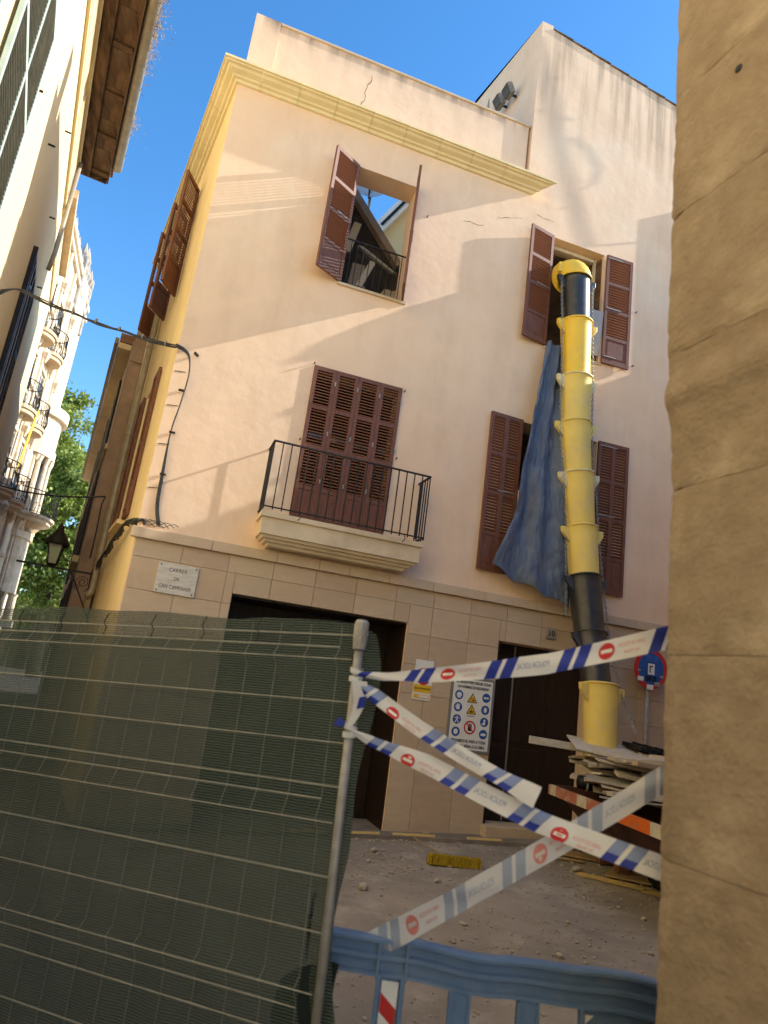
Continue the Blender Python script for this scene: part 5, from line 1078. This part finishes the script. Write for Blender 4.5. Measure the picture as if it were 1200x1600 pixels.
# far end of the street: olive wall with a dark gate, and trees
fe = empty('olive_wall', (-8, 55, 0), 'low olive painted wall with dark iron gate at the street end', 'wall')
MB().box(-30, 6, 55, 56, -1, 4.6).build('wall_face', OLIVE, fe); MB().box(-8.2, -6.6, 54.9, 54.99, -1, 4.0).build('gate', BLACKP, fe)
for i in range(8): MB().box(-6.4 + i * .3, -6.36 + i * .3, 54.8, 54.85, -1, 3.9).build('gate_bar', IRON, fe)
def tree(name, label, base, lobes, nleaf, seed):
    rnd = random.Random(seed); t = empty(name, base, label, 'tree', 'trees at the end of the street'); B = Vector(base)
    mb = MB(); top = Vector(lobes[0][0])
    mb.tube([B + Vector((0, 0, -1)), B.lerp(top, .25) + Vector((.1, 0, 0)), B.lerp(top, .6), top], [.38, .30, .2, .06], 10)
    for (c, r) in lobes:
        for k in range(6):
            a = B.lerp(top, rnd.uniform(.25, .7)); e = Vector(c) + Vector([rnd.uniform(-.7, .7) * r[i] for i in range(3)]); mb.tube([a, a.lerp(e, .5) + Vector((0, 0, .3)), e], [.10, .06, .02], 6)
    mb.build('trunk', BARK, t, smooth=True)
    lf = MB(); clumps = []
    for (c, r) in lobes:
        for k in range(70):
            d = Vector((rnd.gauss(0, 1), rnd.gauss(0, 1), rnd.gauss(0, 1))).normalized() * rnd.uniform(.45, 1.0); clumps.append((Vector(c) + Vector((d.x * r[0], d.y * r[1], d.z * r[2])), rnd.uniform(.35, .85)))
    for k in range(nleaf):
        c, r = rnd.choice(clumps); p = c + Vector((rnd.gauss(0, .5), rnd.gauss(0, .5), rnd.gauss(0, .42))) * r; n1 = Vector((rnd.gauss(0, 1), rnd.gauss(0, 1), rnd.gauss(.5, 1))).normalized(); a = n1.orthogonal().normalized(); a = Matrix.Rotation(rnd.random() * 6, 3, n1) @ a; b = n1.cross(a); s = rnd.uniform(.09, .17)
        lf.v += [p - a * s, p + b * s * .6, p + a * s, p - b * s * .6]; k4 = len(lf.v) - 4; lf.f.append((k4, k4 + 1, k4 + 2, k4 + 3))
    me = bpy.data.meshes.new('crown'); me.from_pydata([tuple(p - B) for p in lf.v], [], lf.f); me.materials.append(LEAF); o = bpy.data.objects.new('crown', me); link(o, t, B)
tree('plane_tree', 'tall leafy green tree rising above the ornate building end', (-8.0, 46, 0), [((-8.0, 46, 13.0), (2.3, 2.5, 5.6)), ((-8.2, 46, 7.5), (3.0, 2.5, 5.0))], 26000, 1)
tree('plane_tree', 'lower leafy green tree behind the street lantern', (-5.4, 43, 0), [((-5.9, 43, 9.4), (2.6, 2.4, 3.4)), ((-5.0, 43, 5.2), (3.2, 2.4, 3.4))], 26000, 2)
# ------------------------------------------------------------------ lantern on its bracket
W0 = sp(3.75, 0, .0); lb = empty('wall_lantern', sp(3.75, 2.4, .1), 'black iron street lantern on a scrolled wall bracket', 'street lantern')
arm = lambda o, z: sp(3.75, z, o)
mb = MB(); mb.bar(arm(.01, 2.75), arm(1.22, 2.75), .016, .016); mb.bar(arm(.02, 1.95), arm(.02, 2.80), .02, .02, (0, 1, 0)); mb.bar(arm(.03, 2.05), arm(.42, 2.73), .012, .012); mb.build('bracket', IRON, lb)
mb = MB()
for cx, cz, r0 in ((.22, 2.60, .10), (.42, 2.66, .06), (.10, 2.45, .07), (.30, 2.5, .05)):
    mb.tube([arm(cx + r0 * (1 - k / 22) * math.cos(k * .6), cz + r0 * (1 - k / 22) * math.sin(k * .6)) for k in range(18)], .007, 4)
mb.build('scrollwork', IRON, lb)
c = arm(.72, 0)
MB().lathe([(.085, 2.80), (.145, 3.10)], (c.x, c.y, 0), 4).build('glass', mat('lantern_glass', (.35, .36, .33), None, 4, .1), lb)
for o_ in lb.children:
    if o_.name.startswith('glass'):
        mt_ = o_.data.materials[0]; b_ = mt_.node_tree.nodes['Principled BSDF']; b_.inputs['Transmission Weight'].default_value = .85
mb = MB()
for k in range(4):
    a = math.pi / 4 * 0 + k * math.pi / 2
    d = Vector((0, 0, 1)).orthogonal().normalized(); e = Vector((0, 0, 1)).cross(d); q = d * math.cos(a) + e * math.sin(a); mb.tube([c + q * .088 + z_ * 2.79, c + q * .15 + z_ * 3.11], .010, 5)
mb.build('frame', IRON, lb)
MB().lathe([(.175, 3.10), (.19, 3.13), (.14, 3.22), (.06, 3.33), (.045, 3.36), (.05, 3.40), (.02, 3.44), (.0005, 3.47)], (c.x, c.y, 0), 12).build('cap', IRON, lb); MB().lathe([(.02, 2.74), (.06, 2.77), (.09, 2.80)], (c.x, c.y, 0), 8, cap=True).build('base', IRON, lb)
# ------------------------------------------------------------------ cables
def cable(name, label, strands, cat='cable'):
    mb = MB()
    for pts, r in strands: mb.tube(pts, r, 6)
    o = mb.build(name, CABLE, smooth=True); return tag(o, label, cat)
def smooth(pts, k=5):
    P = [Vector(p) for p in pts]; out = []
    for i in range(len(P) - 1):
        a, b, c, d = P[max(i - 1, 0)], P[i], P[i + 1], P[min(i + 2, len(P) - 1)]
        for j in range(k): t = j / k; out.append(.5 * ((2 * b) + (c - a) * t + (2 * a - 5 * b + 4 * c - d) * t * t + (3 * b - a - 3 * c + d) * t ** 3))
    return out + [P[-1]]
def span(a, b, sag, n=24, wob=0, seed=0):
    rnd = random.Random(seed); a = Vector(a); b = Vector(b); ph = rnd.random() * 6
    return [a.lerp(b, i / n) + Vector((0, 0, -sag * 4 * (i / n) * (1 - i / n))) + Vector((0, wob * math.sin(i * .9 + ph), wob * math.cos(i * 1.1 + ph))) for i in range(n + 1)]
A_ = lp(.05, 5.50, .02); Bb = Vector((-.20, D - .06, 5.28))
m1 = Vector((-2.2, 8.62, 5.60)); st = []
for k in range(4):
    f = span(m1 + z_ * (.012 * k - .02), Bb + Vector((0, 0, .02 * k - .03)), .05 + .012 * k, 20, .012, k)
    fac = [(-.36, D - .065, 5.27 + .012 * k), (-.21, D - .06, 5.20 + .010 * k), (-.155, D - .05 - .006 * k, 4.98), (-.175, D - .045, 4.6), (-.215, D - .045, 4.2), (-.215 + .008 * k, D - .045, 3.67), (-.20 + .01 * k, D - .04, 3.3), (-.14 + .012 * k, D - .04, 3.06)]
    st.append((smooth([A_ + z_ * .02 * k, (A_ + m1) / 2 + z_ * .06] + f[:-2:3] + [Vector(p) for p in fac], 6), .0085))
cb = cable('cable_bundle', 'black cable bundle crossing the narrow street and running down the facade corner', st, 'cable')
for k in range(6): p = m1.lerp(Bb, .15 + k * .14); MB().lathe([(.032, -.01), (.032, .01)], p - z_ * (.045 * 4 * (.15 + k * .14) * (.85 - k * .14)), 8, (1, -.1, -.1)).build('cable_tie', GREYST, cb)
for z in (4.75, 4.2, 3.67): MB().box(-.235, -.165, D - .058, D - .005, z - .006, z + .006).build('clip', IRON, cb)
MB().tube([Vector((-.14, D - .06, 5.26)), Vector((-.10, D - .02, 5.25))], .02, 8).build('anchor', IRON, cb)
for k, z in enumerate((5.0, 4.55, 4.05, 3.5)): MB().bar((-.33, D - .004, z - .012), (-.20, D - .004, z + .004), .003, .003).build('shadow_joint_line', IRON, cb)  # thin dark bars drawn in place of shadow lines and joints on the wall
cable('street_cable', 'single thin black cable spanning the lower street', [(span((-3.6, 16.2, 4.70), (-1.20, 13.2, 4.28), .10, 20), .016), ([(-1.20, 13.2, 4.28), (-1.22, 13.1, 4.1), (-1.19, 13.0, 3.6), (-1.18, 12.9, 3.1)], .014)])
rnd = random.Random(4); st = []
ctrl = [Vector((-.30, D - .05, 3.06)), sp(.25, 3.10, .06), sp(.75, 3.08, .08), sp(1.2, 3.0, .10), sp(2.0, 2.92, .10), sp(2.9, 2.86, .10), sp(3.7, 2.75, .10), sp(3.8, 2.3, .08)]
for k in range(7):
    ph = rnd.random() * 6; pts = []
    for a, b in zip(ctrl, ctrl[1:]):
        for i in range(6): t = i / 6; q = a.lerp(b, t); w_ = len(pts) * .75 + ph; pts.append(q + Vector((.03 * math.cos(w_), .01 * math.sin(w_), .035 * math.sin(w_))))
    st.append((pts, .012))
cable('twisted_cables', 'thick tangle of twisted black cables along the yellow side wall', st)
st = []
for k in range(4):
    x = -.28; pts = [Vector((x + i * .055, D - .05 - .02 * math.sin(i * 1.7 + k), 3.06 + .035 * math.sin(i * 1.3 + k * 1.9) + .01)) for i in range(8 - k)]; st.append((pts, .004))
cable('loose_wires', 'thin loose wires curling on the stone ledge at the corner', st)

# every repeat that shares a look keeps its own place in its label
